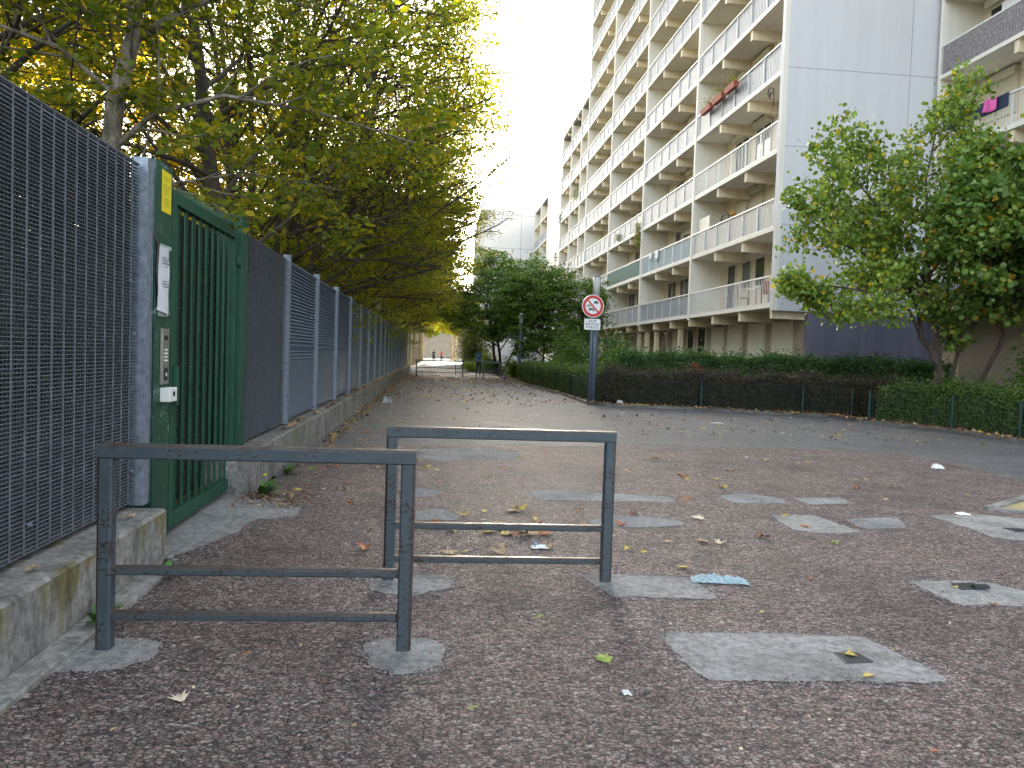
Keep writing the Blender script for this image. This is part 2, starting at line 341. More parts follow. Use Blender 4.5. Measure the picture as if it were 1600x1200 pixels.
# --- leaves: each leaf a small folded blade (6 verts, 2 quads)
def leaves(rs, P, size, flat=0.6, round_=0.5, droop=0.2, shade=None):
    n = len(P)
    az = rs.uniform(0, 2*PI, n); el = rs.normal(-droop, 0.35, n)
    d = np.stack([np.cos(az)*np.cos(el), np.sin(az)*np.cos(el), np.sin(el)], 1)
    up = np.stack([rs.normal(0, 1-flat, n), rs.normal(0, 1-flat, n), np.ones(n)*flat+rs.normal(0, 0.12, n)], 1)
    s = np.cross(d, up); s /= np.linalg.norm(s, axis=1)[:, None]+1e-9
    nn = np.cross(s, d)
    sz = size*rs.uniform(0.65, 1.25, n)[:, None]; wd = sz*round_
    V = np.empty((n, 6, 3))
    V[:, 0] = P
    V[:, 1] = P + d*sz*0.38 + s*wd*0.5 + nn*sz*0.10
    V[:, 2] = P + d*sz*0.80 + s*wd*0.34 + nn*sz*0.06
    V[:, 3] = P + d*sz*1.0
    V[:, 4] = P + d*sz*0.80 - s*wd*0.34 + nn*sz*0.06
    V[:, 5] = P + d*sz*0.38 - s*wd*0.5 + nn*sz*0.10
    i = np.arange(n)[:, None]*6
    Fq = np.concatenate([i+np.array([[0, 1, 2, 3]]), i+np.array([[0, 3, 4, 5]])], 1).reshape(-1, 4)
    r = rs.uniform(0, 1, n)
    if shade is not None: r = np.clip(0.55*r+0.45*shade, 0, 1)
    return V.reshape(-1, 3), Fq, np.repeat(r, 6)
def leafmesh(name, rs, P, size, mat, **k):
    V, Fq, r = leaves(rs, P, size, **k); return npmesh(name, V, Fq, mat, r)

# --- tree skeleton
class Tree:
    def __init__(s, seed, env=None):
        s.rs = np.random.RandomState(seed); s.mb = MB(); s.tips = []; s.env = env; s.nodes = []
    def branch(s, p, d, L, r0, r1, seg, wander, lift, sides):
        p = np.array(p, float); d = np.array(d, float); d /= np.linalg.norm(d); pts = [p.copy()]
        for i in range(seg):
            d = d + s.rs.normal(0, wander, 3) + np.array([0, 0, lift])/seg; d /= np.linalg.norm(d)
            q = p + d*L/seg
            if s.env is not None and i > 0 and not s.env(q): break
            p = q; pts.append(p.copy())
        k = len(pts); rad = [r0+(r1-r0)*i/max(1, seg) for i in range(k)]
        if r0 > 0.010: s.nodes += pts[1:]
        if r0 > 0.004: s.mb.tube(pts, rad, sides, caps=False)
        return pts, rad
    def side(s, d, ang, flat=0.0):
        rs = s.rs; d = d/np.linalg.norm(d); a = rs.normal(0, 1, 3); a[2] *= (1-flat); a -= d*np.dot(a, d); a /= np.linalg.norm(a)+1e-9
        return d*math.cos(ang)+a*math.sin(ang)
    def at(s, pts, rad, t):
        x = t*(len(pts)-1); i = min(int(x), len(pts)-2); f = x-i
        return pts[i]*(1-f)+pts[i+1]*f, pts[i+1]-pts[i], rad[i]*(1-f)+rad[i+1]*f
    def grow(s, pts, rad, spec, lvl=0):
        if len(pts) < 2: return
        if lvl >= len(spec): s.tips.append(np.array(pts)); return
        sp = spec[lvl]; n = sp['n']
        for i in range(n):
            t = sp['t0']+(1-sp['t0'])*(i+s.rs.uniform(0, 1))/n; t = min(t, 0.999)
            p, d, r = s.at(pts, rad, t)
            dd = s.side(d, R(s.rs.normal(sp['ang'], sp.get('as', 10))), sp.get('flat', 0))
            if 'bias' in sp: dd = dd + np.array(sp['bias'])
            L = sp['L']*(1-sp.get('tp', 0.5)*t)*s.rs.uniform(0.7, 1.25)
            r0 = min(r*0.75, sp['r'])
            a, b = s.branch(p, dd, L, r0, r0*0.35, sp.get('seg', 5), sp.get('w', 0.12), sp.get('lift', 0), sp.get('sides', 5))
            s.grow(a, b, spec, lvl+1)
    def leafpts(s, total, sp, vz=0.35, env=None):
        rs = s.rs; k = max(1, total//max(1, len(s.tips))); out = []
        for T in s.tips:
            x = rs.uniform(0.15, 1.08, k)*(len(T)-1); i = np.clip(x.astype(int), 0, len(T)-2); f = (x-i)[:, None]
            P = T[i]*(1-f)+T[i+1]*f + rs.normal(0, 1, (k, 3))*np.array([sp, sp, sp*vz]); out.append(P)
        return np.concatenate(out)
def fill(t, c, rad, n, k, spr, seed, lo=0.55, vz=0.16):
    # sprays that fill the crown out to an uneven outline; each hangs on a twig from the nearest bough
    rs = np.random.RandomState(seed); nodes = np.array([v for v in t.nodes]); d = rs.normal(0, 1, (n, 3)); d /= np.linalg.norm(d, axis=1)[:, None]
    rr = lo+(1-lo)*rs.uniform(0, 1, n)**0.7; bumpy = 1+0.10*np.sin(3.1*d[:, 0]*2+seed)+0.09*np.sin(7*d[:, 2]+2*seed)+0.08*np.sin(6*d[:, 1]+d[:, 0]*5)
    T = np.array(c)+d*np.array(rad)*(rr*bumpy)[:, None]; out = []
    for q in T:
        dist = np.linalg.norm(nodes-q, axis=1)+0.5*np.maximum(0, nodes[:, 2]-q[2]); a = nodes[np.argmin(dist)]; L = np.linalg.norm(q-a)
        m_ = (a+q)/2+np.array([0, 0, 0.10*L]); t.mb.tube([a, m_, q], [0.006+0.004*L, 0.006, 0.003], 4, caps=False)
        h = (q-a)/(L+1e-6); h[2] *= 0.3; x = rs.uniform(-1.0, 1.0, k)[:, None]; wv = rs.normal(0, 1, (k, 3))*np.array([spr*.55, spr*.55, spr*vz]); out.append(q+h*x*spr*1.1+wv)
    return np.concatenate(out)
def ell(c, r):
    c = np.array(c); r = np.array(r)
    return lambda q: np.sum(((q-c)/r)**2) < 1
def plant_tree(name, t, leafme, loc, label, cat, group, barkm, rz=0, scale=1, extra=None):
    o = empty(name, loc, label, cat, group, rz); o.scale = (scale,)*3
    t.mb.build('trunk', barkm, o, smooth=True)
    c = bpy.data.objects.new('crown', leafme); C.objects.link(c); c.parent = o
    if extra:
        e = bpy.data.objects.new(extra[0], extra[1]); C.objects.link(e); e.parent = o
    return o
def clone(o, loc, label, rz=0, scale=1):
    c = copytree(o); c.location = loc; c.rotation_euler = (0, 0, rz); c['label'] = label
    c.scale = (scale,)*3 if not isinstance(scale, tuple) else scale
    return c

# ================================================================== GROUND
rng = random.Random(5)
def sheet(name, pts, z, mat, label=None, thick=0):
    mb = MB()
    if thick: mb.prism(pts, z-thick, z)
    else: mb.poly([(p[0], p[1], z) for p in pts])
    o = mb.build(name, mat)
    struct(o, label); return o
sheet('ground', [(-700, -300), (700, -300), (700, 1500), (-700, 1500)], -0.03, M['park'])
sheet('footpath', [(-2.0, 9.0), (13.5, 9.0), (13.5, 24), (4.9, 24), (4.9, 60), (4.2, 60), (3.0, 75), (2.5, 300), (-2.0, 300), (-2.0, 9.0)][:-1], 0.0, M['grey'])
sheet('verge', [(-9, 57.5), (-2.05, 57.5), (-2.05, 130), (-9, 130)], 0.0, M['sand'])
red = [(-1.75, -12), (25, -12), (25, 9.6), (16, 9.3), (10.2, 9.1), (7.95, 9.5), (8.25, 11.2), (7.95, 12.5), (6.9, 12.85), (5.6, 12.88), (3.3, 12.75), (0.3, 12.2), (-1.5, 11.9), (-1.75, 11.9)]
sheet('tarmac', red, 0.005, M['red'])
# tarmac repair joint
mb = MB(); L = [(-0.6, 19.64), (1.5, 16.2), (3.59, 13.3), (5.46, 13.42), (8.35, 13.17), (10.5, 12.7), (13.3, 12.3)]
for a, b in zip(L, L[1:]):
    d = Vector((b[0]-a[0], b[1]-a[1])).normalized(); nx, ny = -d.y*0.012, d.x*0.012
    mb.quad((a[0]-nx, a[1]-ny, .004), (b[0]-nx, b[1]-ny, .004), (b[0]+nx, b[1]+ny, .004), (a[0]+nx, a[1]+ny, .004))
for (x0, y0, x1, y1) in ((-1.6, 27, 4.9, 25.5), (-1.6, 21.0, 2.0, 20.2)):
    mb.quad((x0, y0, .004), (x1, y1, .004), (x1, y1+.03, .004), (x0, y0+.03, .004))
struct(mb.build('tarmac_joint', M['dark']))
# concrete patches in the red tarmac
def patch(pts, mat='patch', jit=0.02, rnd=0.25):
    out = []; n = len(pts)
    for i in range(n):
        a = np.array(pts[i]); b = np.array(pts[(i+1) % n]); L = np.linalg.norm(b-a); k = max(2, int(L/0.05))
        pv = np.array(pts[i-1])
        for j in range(k):
            t = j/k; out.append(a*(1-t)+b*t)
    out = np.array(out); m = len(out)
    for _ in range(1): out = 0.5*out+0.25*np.roll(out, 1, 0)+0.25*np.roll(out, -1, 0)
    ph = rng.uniform(0, 6)
    for i in range(m): out[i] += np.array([rng.gauss(0, jit*0.4)+0.006*math.sin(i*.5+ph), rng.gauss(0, jit*0.4)+0.006*math.sin(i*.6+2*ph)])
    mb = MB(); c = out.mean(0); mb.v.append((c[0], c[1], 0.011))
    for q in out: mb.v.append((q[0], q[1], 0.009))
    for i in range(m): mb.f.append((0, 1+i, 1+(i+1) % m)); mb.m.append(0)
    return mb.build('concrete_patch', M[mat])
PT = [([(1.27, 4.04), (1.88, 4.01), (2.37, 3.96), (2.46, 3.75), (2.50, 3.37), (1.30, 3.41), (1.27, 3.61)], 'patch'),
      ([(3.33, 5.0), (3.75, 5.03), (3.96, 4.93), (4.1, 4.69), (4.05, 4.48), (3.35, 4.48)], 'patch'),
      ([(1.03, 5.12), (1.27, 5.14), (1.79, 5.05), (1.83, 4.60), (1.16, 4.64)], 'patch'),
      ([(-0.39, 5.02), (-0.21, 5.17), (0.13, 5.10), (0.15, 4.82), (-0.11, 4.63), (-0.35, 4.76)], 'patch'),
      ([(-0.31, 3.92), (-0.09, 3.98), (0.09, 3.91), (0.08, 3.63), (-0.07, 3.49), (-0.27, 3.60)], 'patch'),
      ([(-1.74, 3.64), (-1.73, 3.94), (-1.49, 3.99), (-1.30, 3.91), (-1.25, 3.73), (-1.44, 3.57), (-1.68, 3.55)], 'patch'),
      ([(-0.24, 11.66), (0.66, 12.0), (1.33, 11.69), (1.28, 10.84), (0.14, 10.43), (-0.30, 10.81)], 'patch2'),
      ([(-0.35, 8.11), (-0.16, 8.39), (0.12, 8.22), (0.05, 7.89), (-0.21, 7.83)], 'patch2'),
      ([(-0.13, 7.15), (0.11, 7.28), (0.28, 6.95), (0.25, 6.79), (-0.12, 6.77)], 'patch2'),
      ([(1.02, 8.22), (1.25, 8.40), (2.61, 8.05), (2.55, 7.76), (1.16, 7.77)], 'patch2'),
      ([(1.44, 6.82), (1.74, 7.09), (2.31, 6.92), (2.29, 6.68), (1.85, 6.56), (1.45, 6.60)], 'patch2'),
      ([(3.17, 8.20), (3.52, 8.35), (3.85, 8.07), (3.80, 7.78), (3.21, 7.77)], 'patch2'),
      ([(3.98, 8.08), (4.59, 8.20), (4.53, 7.83), (4.02, 7.72)], 'patch2'),
      ([(3.32, 7.18), (3.77, 7.20), (3.87, 6.50), (3.53, 6.39), (3.24, 6.53)], 'patch'),
      ([(4.01, 7.04), (4.60, 7.13), (4.44, 6.68), (3.96, 6.61)], 'patch2'),
      ([(5.03, 7.27), (5.69, 7.31), (6.2, 7.0), (6.2, 6.2), (5.28, 6.20), (5.03, 6.29)], 'patch'),
      ([(-1.80, 5.50), (-2.2, 5.6), (-2.2, 8.0), (-1.83, 7.75), (-1.5, 7.5), (-1.19, 7.25), (-1.16, 6.87), (-1.49, 6.7), (-1.52, 6.3), (-1.70, 5.66)], 'patch')]
for pts, mt in PT: struct(patch(pts, mt))
# loose grit from the tarmac lying over the patch rims and in the dips
def pebbles(name, P, size, mat, label, seed):
    rs = np.random.RandomState(seed); n = len(P); s_ = size*rs.uniform(.5, 1.3, n)[:, None]; a = rs.uniform(0, PI, n); ca, sa = np.cos(a), np.sin(a)
    base = np.array([(1, 0, 0), (0, .7, 0), (-1, 0, 0), (0, -.7, 0), (.1, .1, .55), (0, 0, -.3)]); V = np.empty((n, 6, 3))
    for i, b_ in enumerate(base):
        V[:, i, 0] = P[:, 0]+(ca*b_[0]-sa*b_[1])*s_[:, 0]; V[:, i, 1] = P[:, 1]+(sa*b_[0]+ca*b_[1])*s_[:, 0]; V[:, i, 2] = P[:, 2]+b_[2]*s_[:, 0]
    k = np.arange(n)[:, None]*6; T = np.array([(0, 1, 4), (1, 2, 4), (2, 3, 4), (3, 0, 4)]); Fq = np.concatenate([k+t[None] for t in T], 1).reshape(-1, 3)
    o = bpy.data.objects.new(name, npmesh(name, V.reshape(-1, 3), Fq, mat, None, np.repeat(rs.randint(0, len(mat), n), 4))); C.objects.link(o); return tag(o, label, 'grit', kind='stuff')
rs = np.random.RandomState(9); Pg = []
for pts, mt in PT:
    A_ = np.array(pts); B_ = np.roll(A_, -1, 0)
    for a_, b_ in zip(A_, B_):
        L = np.linalg.norm(b_-a_); n = int(L*150/max(1, a_[1]/4)); t_ = rs.uniform(0, 1, n)[:, None]; Pg.append(a_*(1-t_)+b_*t_+rs.normal(0, .028, (n, 2)))
Pg = np.concatenate(Pg); P2 = np.c_[rs.uniform(-1.7, 4, 2600), 2.3+4.2*rs.uniform(0, 1, 2600)**1.2]; Pg = np.concatenate([Pg, P2])
GM = [simple('grit_mauve', (0.30, 0.22, 0.22), 0.8), simple('grit_grey', (0.22, 0.21, 0.21), 0.8), simple('grit_dark', (0.10, 0.085, 0.09), 0.8), simple('grit_pale', (0.30, 0.26, 0.24), 0.8)]
pebbles('grit', np.c_[Pg, np.full(len(Pg), 0.0095)], 0.0085, GM, 'loose reddish grit over the tarmac and the rims of the concrete patches', 10)
# ground plates (small steel covers let into the concrete patches)
for i, (pts, lb) in enumerate([([(2.10, 3.73), (2.23, 3.72), (2.245, 3.60), (2.09, 3.59)], 'small square steel plate in the nearest long concrete patch'),
                 ([(3.60, 4.92), (3.78, 4.94), (3.77, 4.80), (3.59, 4.79)], 'raised rusty steel plate in the concrete patch at the right edge'),
                 ([(5.40, 6.70), (5.58, 6.68), (5.52, 6.55), (5.40, 6.54)], 'flat steel plate in the concrete patch beside the tree pit')]):
    mb = MB(); mb.prism(pts, 0.008, 0.016 if i != 1 else 0.02); o = mb.build('steel_cover', M['dark'], bevel=0.003)
    if i == 1:
        mb2 = MB(); mb2.prism([(3.68, 4.83), (3.79, 4.835), (3.79, 4.79), (3.68, 4.785)], 0.021, 0.04); q = mb2.build('raised_lip', M['dark'], o)
    tag(o, lb, 'cover', 'steel covers in the concrete patches')
# tree pit corner at the right
mb = MB()
for a, b in (((5.95, 7.62), (7.6, 8.75)), ((5.95, 7.62), (7.3, 6.9))):
    d = Vector((b[0]-a[0], b[1]-a[1])).normalized(); n_ = Vector((-d.y, d.x))*0.05
    mb.prism([(a[0]-n_.x, a[1]-n_.y), (b[0]-n_.x, b[1]-n_.y), (b[0]+n_.x, b[1]+n_.y), (a[0]+n_.x, a[1]+n_.y)], -0.02, 0.03)
struct(mb.build('tree_pit_kerb', M['kerb']))
sheet('tree_pit_soil', [(6.05, 7.62), (7.6, 8.68), (9, 8), (7.3, 6.95)], 0.012, M['sand'])
# planting beds, raised kerb
bedA = [(4.36, 45), (4.45, 39), (4.7, 34), (4.95, 29.5), (4.9, 25.89), (4.86, 23.8), (5.3, 23.1), (8.13, 22.41), (9.73, 21.48), (11.35, 20.87), (11.6, 20.1), (11.3, 19.26), (12.04, 17.9), (12.28, 16.75), (12.36, 15.7), (12.36, 9), (30, 9), (30, 25.2), (12.55, 25.2), (12.55, 72), (3.6, 72), (3.8, 60)]
sheet('planting_bed', [(p[0]+0.08 if p[0] < 12.5 and i < 16 else p[0], p[1]) for i, p in enumerate(bedA)], 0.05, M['soil'])
mb = MB(); K = [(3.4, 75), (3.7, 60)] + bedA[:16]
def ribbon(mb, pts, wd, z0, z1):
    pts = [Vector(p) for p in pts]; L = []; Rr = []
    for i, p in enumerate(pts):
        d = (pts[min(i+1, len(pts)-1)]-pts[max(i-1, 0)]).normalized(); n_ = Vector((-d.y, d.x))*wd/2
        L.append(p+n_); Rr.append(p-n_)
    for i in range(len(pts)-1):
        n = len(mb.v)
        for q in (L[i], L[i+1], Rr[i+1], Rr[i]): mb.v.append((q.x, q.y, z0))
        for q in (L[i], L[i+1], Rr[i+1], Rr[i]): mb.v.append((q.x, q.y, z1))
        mb.f += [(n+4, n+7, n+6, n+5), (n, n+1, n+5, n+4), (n+2, n+3, n+7, n+6)]
        mb.m += [0]*3
        if i == 0: mb.f.append((n+3, n, n+4, n+7)); mb.m.append(0)
        if i == len(pts)-2: mb.f.append((n+1, n+2, n+6, n+5)); mb.m.append(0)
ribbon(mb, K, 0.12, -0.02, 0.075)
struct(mb.build('kerb', M['kerb']))

# ================================================================== LOW CONCRETE WALLS
def wall(name, pts_face, xb, zt, mat, label, seglen=1e9):
    mb = MB()
    n = len(pts_face)
    for i in range(n-1):
        (x0, y0), (x1, y1) = pts_face[i], pts_face[i+1]
        k = max(1, int((y1-y0)/0.25))
        for j in range(k):
            t0 = j/k; t1 = (j+1)/k
            a = (x0+(x1-x0)*t0, y0+(y1-y0)*t0); b = (x0+(x1-x0)*t1, y0+(y1-y0)*t1); ch = 0.018
            mb.quad((a[0], a[1], -.02), (b[0], b[1], -.02), (b[0], b[1], zt-ch), (a[0], a[1], zt-ch))
            mb.quad((a[0], a[1], zt-ch), (b[0], b[1], zt-ch), (b[0]-ch, b[1], zt), (a[0]-ch, a[1], zt))
            mb.quad((a[0]-ch, a[1], zt), (b[0]-ch, b[1], zt), (xb, b[1], zt), (xb, a[1], zt))
            mb.quad((xb, a[1], zt), (xb, b[1], zt), (xb, b[1], -.02), (xb, a[1], -.02))
    for (x, y), fl in ((pts_face[0], 0), (pts_face[-1], 1)):
        q = [(x, y, -.02), (x, y, zt-.018), (x-.018, y, zt), (xb, y, zt), (xb, y, -.02)]
        mb.poly(q if fl else q[::-1])
    return tag(mb.build(name, M[mat]), label, 'wall')
wall('low_wall', [(-1.80, -3), (-1.80, 5.45)], -2.25, 0.36, 'concrete', 'mossy stained low concrete wall under the near mesh fence')
wall('low_wall', [(-1.82, 7.82), (-1.80, 30), (-1.74, 57.5)], -2.25, 0.42, 'concrete2', 'long grey low concrete wall running beyond the green gate')
mb = MB(); mb.box(-1.80, -1.66, -3, 5.1, -.02, 0.035); struct(mb.build('kerb', M['concrete'], bevel=0.01))
# dark shuttering seams on the long wall
mb = MB()
for k in range(1, 20): mb.box(-1.823, -1.7985+0.0, 7.82+2.6*k, 7.835+2.6*k, 0.005, 0.40)

# ================================================================== FENCE
XF = -2.03
def grating_panel(y0, y1, z0, z1, parent, front=0.022, back=True):
    mb = MB(); k = int((z1-z0)/front)
    for i in range(k+1):
        z = z0+i*front; mb.box(XF-0.022, XF, y0, y1, z, z+0.0035)
    y = y0
    while y < y1: mb.box(XF-0.003, XF+0.004, y, y+0.0055, z0, z1); y += 0.132
    mb.box(XF-0.025, XF+0.004, y0, y1, z1-0.004, z1+0.004)
    p = mb.build('mesh_panel', M['grate'], parent)
    if back:
        mb = MB(); z = z0+0.011
        while z < z1: mb.box(XF-0.085, XF-0.060, y0, y1, z, z+0.013); z += 0.022
        y = y0+0.03
        while y < y1: mb.box(XF-0.058, XF-0.053, y, y+0.010, z0, z1); y += 0.033
        mb.build('inner_layer', M['grate'], p)
    return p
def galv_post(y, z0, z1, parent):
    mb = MB(); mb.box(XF-0.05, XF+0.045, y-0.05, y+0.05, z0, z1); mb.box(XF+0.046, XF+0.05, y+0.052, y+0.057, z0, z1)
    return mb.build('post', M['galv'], parent, bevel=0.004)
ZT = 2.70
f1 = empty('mesh_fence', (0, 0, 0), 'tall dark steel grating fence with one galvanised post left of the green gate', 'fence')
for a, b in ((-2.2, 0.35), (0.45, 2.95), (3.0, 5.50)): grating_panel(a, b, 0.40, ZT, f1)
galv_post(5.58, 0.36, 2.76, f1); galv_post(-2.3, 0.36, 2.76, f1)
mb = MB()
for y, z in ((5.42, 2.62), (5.42, 1.55), (5.42, 0.62), (3.25, 1.6), (3.3, 0.95), (4.1, 0.55), (5.35, 1.9)): mb.tube([(XF+0.002, y, z), (XF+0.018, y, z)], 0.012, 6)
mb.build('clamp', M['galv'], f1)
f2 = empty('louvre_fence', (0, 0, 0), 'long tall blue grey fence with louvred panels and many galvanised posts beyond the gate', 'fence')
grating_panel(8.42, 10.72, 0.46, ZT-.02, f2)
yy = 10.8; posts = []
while yy < 57.6: posts.append(yy); yy += 2.62
mb0 = MB(); z = 0.52
while z < ZT-0.05:
    if abs(z-1.52) > 0.03:
        mb0.quad((0.0, 0, z), (0.0, 2.5, z), (-0.035, 2.5, z+0.046), (-0.035, 0, z+0.046)); mb0.quad((-0.035, 0, z+0.046), (-0.035, 2.5, z+0.046), (0.0, 2.5, z+0.050), (0.0, 0, z+0.050))
    z += 0.05
mb0.box(-0.04, 0.006, 0, 2.5, 1.50, 1.535); mb0.box(-0.04, 0.006, 0, 2.5, ZT-0.05, ZT-0.02); mb0.box(-0.04, 0.006, 0, 2.5, 0.48, 0.51)
mb0.box(-0.045, -0.041, 0, 2.5, 0.48, ZT-0.03)
lme = mb0.mesh('louvre_panel', M['louver'])
pme = MB().box(XF-0.05, XF+0.045, -0.045, 0.045, 0.42, 2.73).mesh('post', M['galv'])
for i, y in enumerate(posts):
    o = bpy.data.objects.new('post', pme); C.objects.link(o); o.location = (0, y, rng.uniform(-0.02, 0.02)); o.parent = f2
    if i < len(posts)-1:
        o = bpy.data.objects.new('louvre_panel', lme); C.objects.link(o); o.location = (XF, y+0.06, rng.uniform(-0.012, 0.012)); o.parent = f2

# ================================================================== GATE
g = empty('green_gate', (-2.05, 5.7, 0), 'dark green steel gate with vertical bars between two green posts', 'gate')
def gb(name, boxes, mat, parent=g, bevel=0.004):
    mb = MB()
    for (x0, x1, y0, y1, z0, z1) in boxes: mb.box(x0+2.05, x1+2.05, y0-5.7, y1-5.7, z0, z1)
    return mb.build(name, M[mat], parent, bevel=bevel)
gp = gb('gate_post', [(-2.18, -2.0, 5.74, 6.08, 0.0, 2.80)], 'gate_post')
gb('gate_post', [(-2.2, -1.97, 8.08, 8.32, -0.02, 2.83)], 'gate')
GX0, GX1 = -2.07, -2.0
gb('gate_frame', [(GX0, GX1, 6.11, 6.19, 0.06, 2.66), (GX0, GX1, 7.93, 8.01, 0.06, 2.66), (GX0, GX1, 6.192, 7.928, 2.56, 2.66), (GX0, GX1, 6.192, 7.928, 0.06, 0.17)], 'gate')
gb('lock_box', [(-1.999, -1.965, 6.14, 6.20, 1.02, 1.32)], 'gate', bevel=0.004)
ys = [6.28+0.19*i for i in range(9)]
for i, y in enumerate(ys):
    bar = gb('gate_bar', [(-2.040, -2.025, y, y+0.06, 0.171, 2.559)], 'gate', bevel=0.003)
    if i < 6:
        mb = MB(); z = 0.2
        while z < 2.53:
            x = -2.022+2.05; yb = y-5.7+0.02
            mb.poly([(x, yb, z), (x+0.018, yb+0.012, z+0.011), (x, yb+0.024, z+0.004)]); mb.poly([(x, yb+.024, z+.004), (x+0.018, yb+0.012, z+0.011), (x, yb, z+0.017)])
            mb.poly([(x, yb, z+.011), (x+0.016, yb+0.034, z+0.018), (x, yb+0.04, z+0.008)])
            z += 0.022
        mb.build('toothed_strip', M['tooth'], bar)
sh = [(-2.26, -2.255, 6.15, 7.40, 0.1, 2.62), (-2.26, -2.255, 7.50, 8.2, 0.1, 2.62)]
M['gate_shade'] = simple('shade_painted_green_sheet', (0.0012, 0.0055, 0.0035), 0.8); gb('shade_backing_sheet', sh, 'gate_shade', bevel=0)  # near-black green: the shade between the gate bars is put into the colour
mb = MB(); y = 6.2
while y < 7.95:
    a = Vector((-2.035+2.05, y-5.7, 2.661)); 
    mb.tube([a, a+Vector((0.012*rng.uniform(-1, 1), 0.01, 0.055))], [0.006, 0.0015], 5); mb.tube([a+Vector((0, .015, 0)), a+Vector((0.03, .03, 0.045))], [0.005, 0.0015], 5); y += 0.045
mb.build('spike_comb', M['gate'], g)
gb('hinge', [(-1.999, -1.975, 7.98, 8.07, 0.30, 0.40)], 'gate'); gb('hinge', [(-1.999, -1.975, 7.98, 8.07, 2.3, 2.4)], 'gate')
XG = -2.0
# intercom on the post
ic = gb('intercom', [(XG+.002, XG+0.022, 5.85, 5.99, 1.19, 1.60)], 'steel', g, 0.003)
def icb(name, boxes, mat):
    mb = MB()
    for (y0, y1, z0, z1, dx) in boxes: mb.box(XG+0.022+2.05, XG+0.022+dx+2.05, y0-5.7, y1-5.7, z0, z1)
    return mb.build(name, M[mat], ic)
icb('display', [(5.885, 5.955, 1.515, 1.55, 0.003)], 'black')
icb('button', [(5.892+0.022*c, 5.904+0.022*c, 1.36+0.026*r_, 1.372+0.026*r_, 0.005) for c in range(3) for r_ in range(4)], 'white')
icb('speaker_slot', [(5.89+0.014*c, 5.896+0.014*c, 1.485, 1.49, 0.002) for c in range(5)], 'black')
icb('reader', [(5.885, 5.955, 1.22, 1.31, 0.004)], 'black')
icb('reader_mark', [(5.912, 5.928, 1.25, 1.275, 0.007)], 'white')
# grey white key box
kb = gb('key_box', [(XG+0.002, XG+0.075, 5.86, 6.02, 1.06, 1.165)], 'white', g, 0.006)
mb = MB(); mb.tube([(XG+2.05+0.074, 0.24, 1.12), (XG+2.05+0.082, 0.24, 1.12)], 0.018, 12); mb.box(XG+2.05+0.083, XG+2.05+0.086, 0.235, 0.245, 1.105, 1.135)
mb.build('lock', M['dark'], kb)
# yellow notice
mb = MB(); mb.box(XG+0.002, XG+0.006, 5.84, 6.03, 2.45, 2.75); yn = mb.build('notice', M['yellow'])
tag(yn, 'bright yellow printed notice at the top of the green gate post', 'notice')
def textbars(parent, y0, y1, zs, mat, hh, dens=0.75, x=XG+0.0075):
    mb = MB()
    for z, fr in zs:
        L = (y1-y0)*fr; y = (y0+y1)/2-L/2; e = (y0+y1)/2+L/2
        while y < e:
            wd = rng.uniform(0.003, 0.006); mb.box(x-0.001, x, y, y+wd, z, z+hh*rng.uniform(0.7, 1.1)); y += wd+rng.choice((0.0025, 0.0025, 0.007))
    o = mb.build('print', M[mat], parent); return o
textbars(yn, 5.85, 6.02, [(2.70-0.019*i, rng.choice((0.5, 0.7, 0.85))) for i in range(12) if i not in (2, 7)], 'inky', 0.007)
# taped paper sheet, wavy
mb = MB(); nu, nv = 8, 16
for j in range(nv+1):
    for i in range(nu+1):
        u = i/nu; v = j/nv; y = 5.76+0.23*u+0.012*math.sin(3*v); z = 1.73+0.46*v-0.03*u*(1-v)
        mb.v.append((XG+0.006+0.008*(1+math.sin(6*v+2*u))*math.sin(PI*u)+0.006*math.sin(14*u+5*v)**2, y, z))
for j in range(nv):
    for i in range(nu):
        a = j*(nu+1)+i; mb.f.append((a, a+1, a+nu+2, a+nu+1)); mb.m.append(0)
pp = mb.build('paper_sheet', M['paper'], smooth=True)
tag(pp, 'creased white paper sheet taped to the green gate post above the intercom', 'notice')
textbars(pp, 5.79, 5.97, [(2.11, .8), (2.09, .8), (2.07, .75), (2.045, .2), (1.94, .6), (1.92, .8), (1.90, .5)], 'ink', 0.008, x=XG+0.029)
for q in ((5.78, 6.06, 2.185, 2.215), (5.80, 6.0, 1.69, 1.74)): MB().box(XG+0.002, XG+0.004, *q).build('tape', M['tape'], pp)
mb = MB(); mb.tube([(XF+0.02, 5.66, 2.3), (XF+0.06, 5.70, 2.2), (XF+0.055, 5.69, 2.0), (XF+0.06, 5.695, 1.75)], [0.004, 0.013, 0.012, 0.004], 6)
tag(mb.build('strap', M['black'], smooth=True), 'thin black strap hanging between galvanised post and green gate post', 'strap')

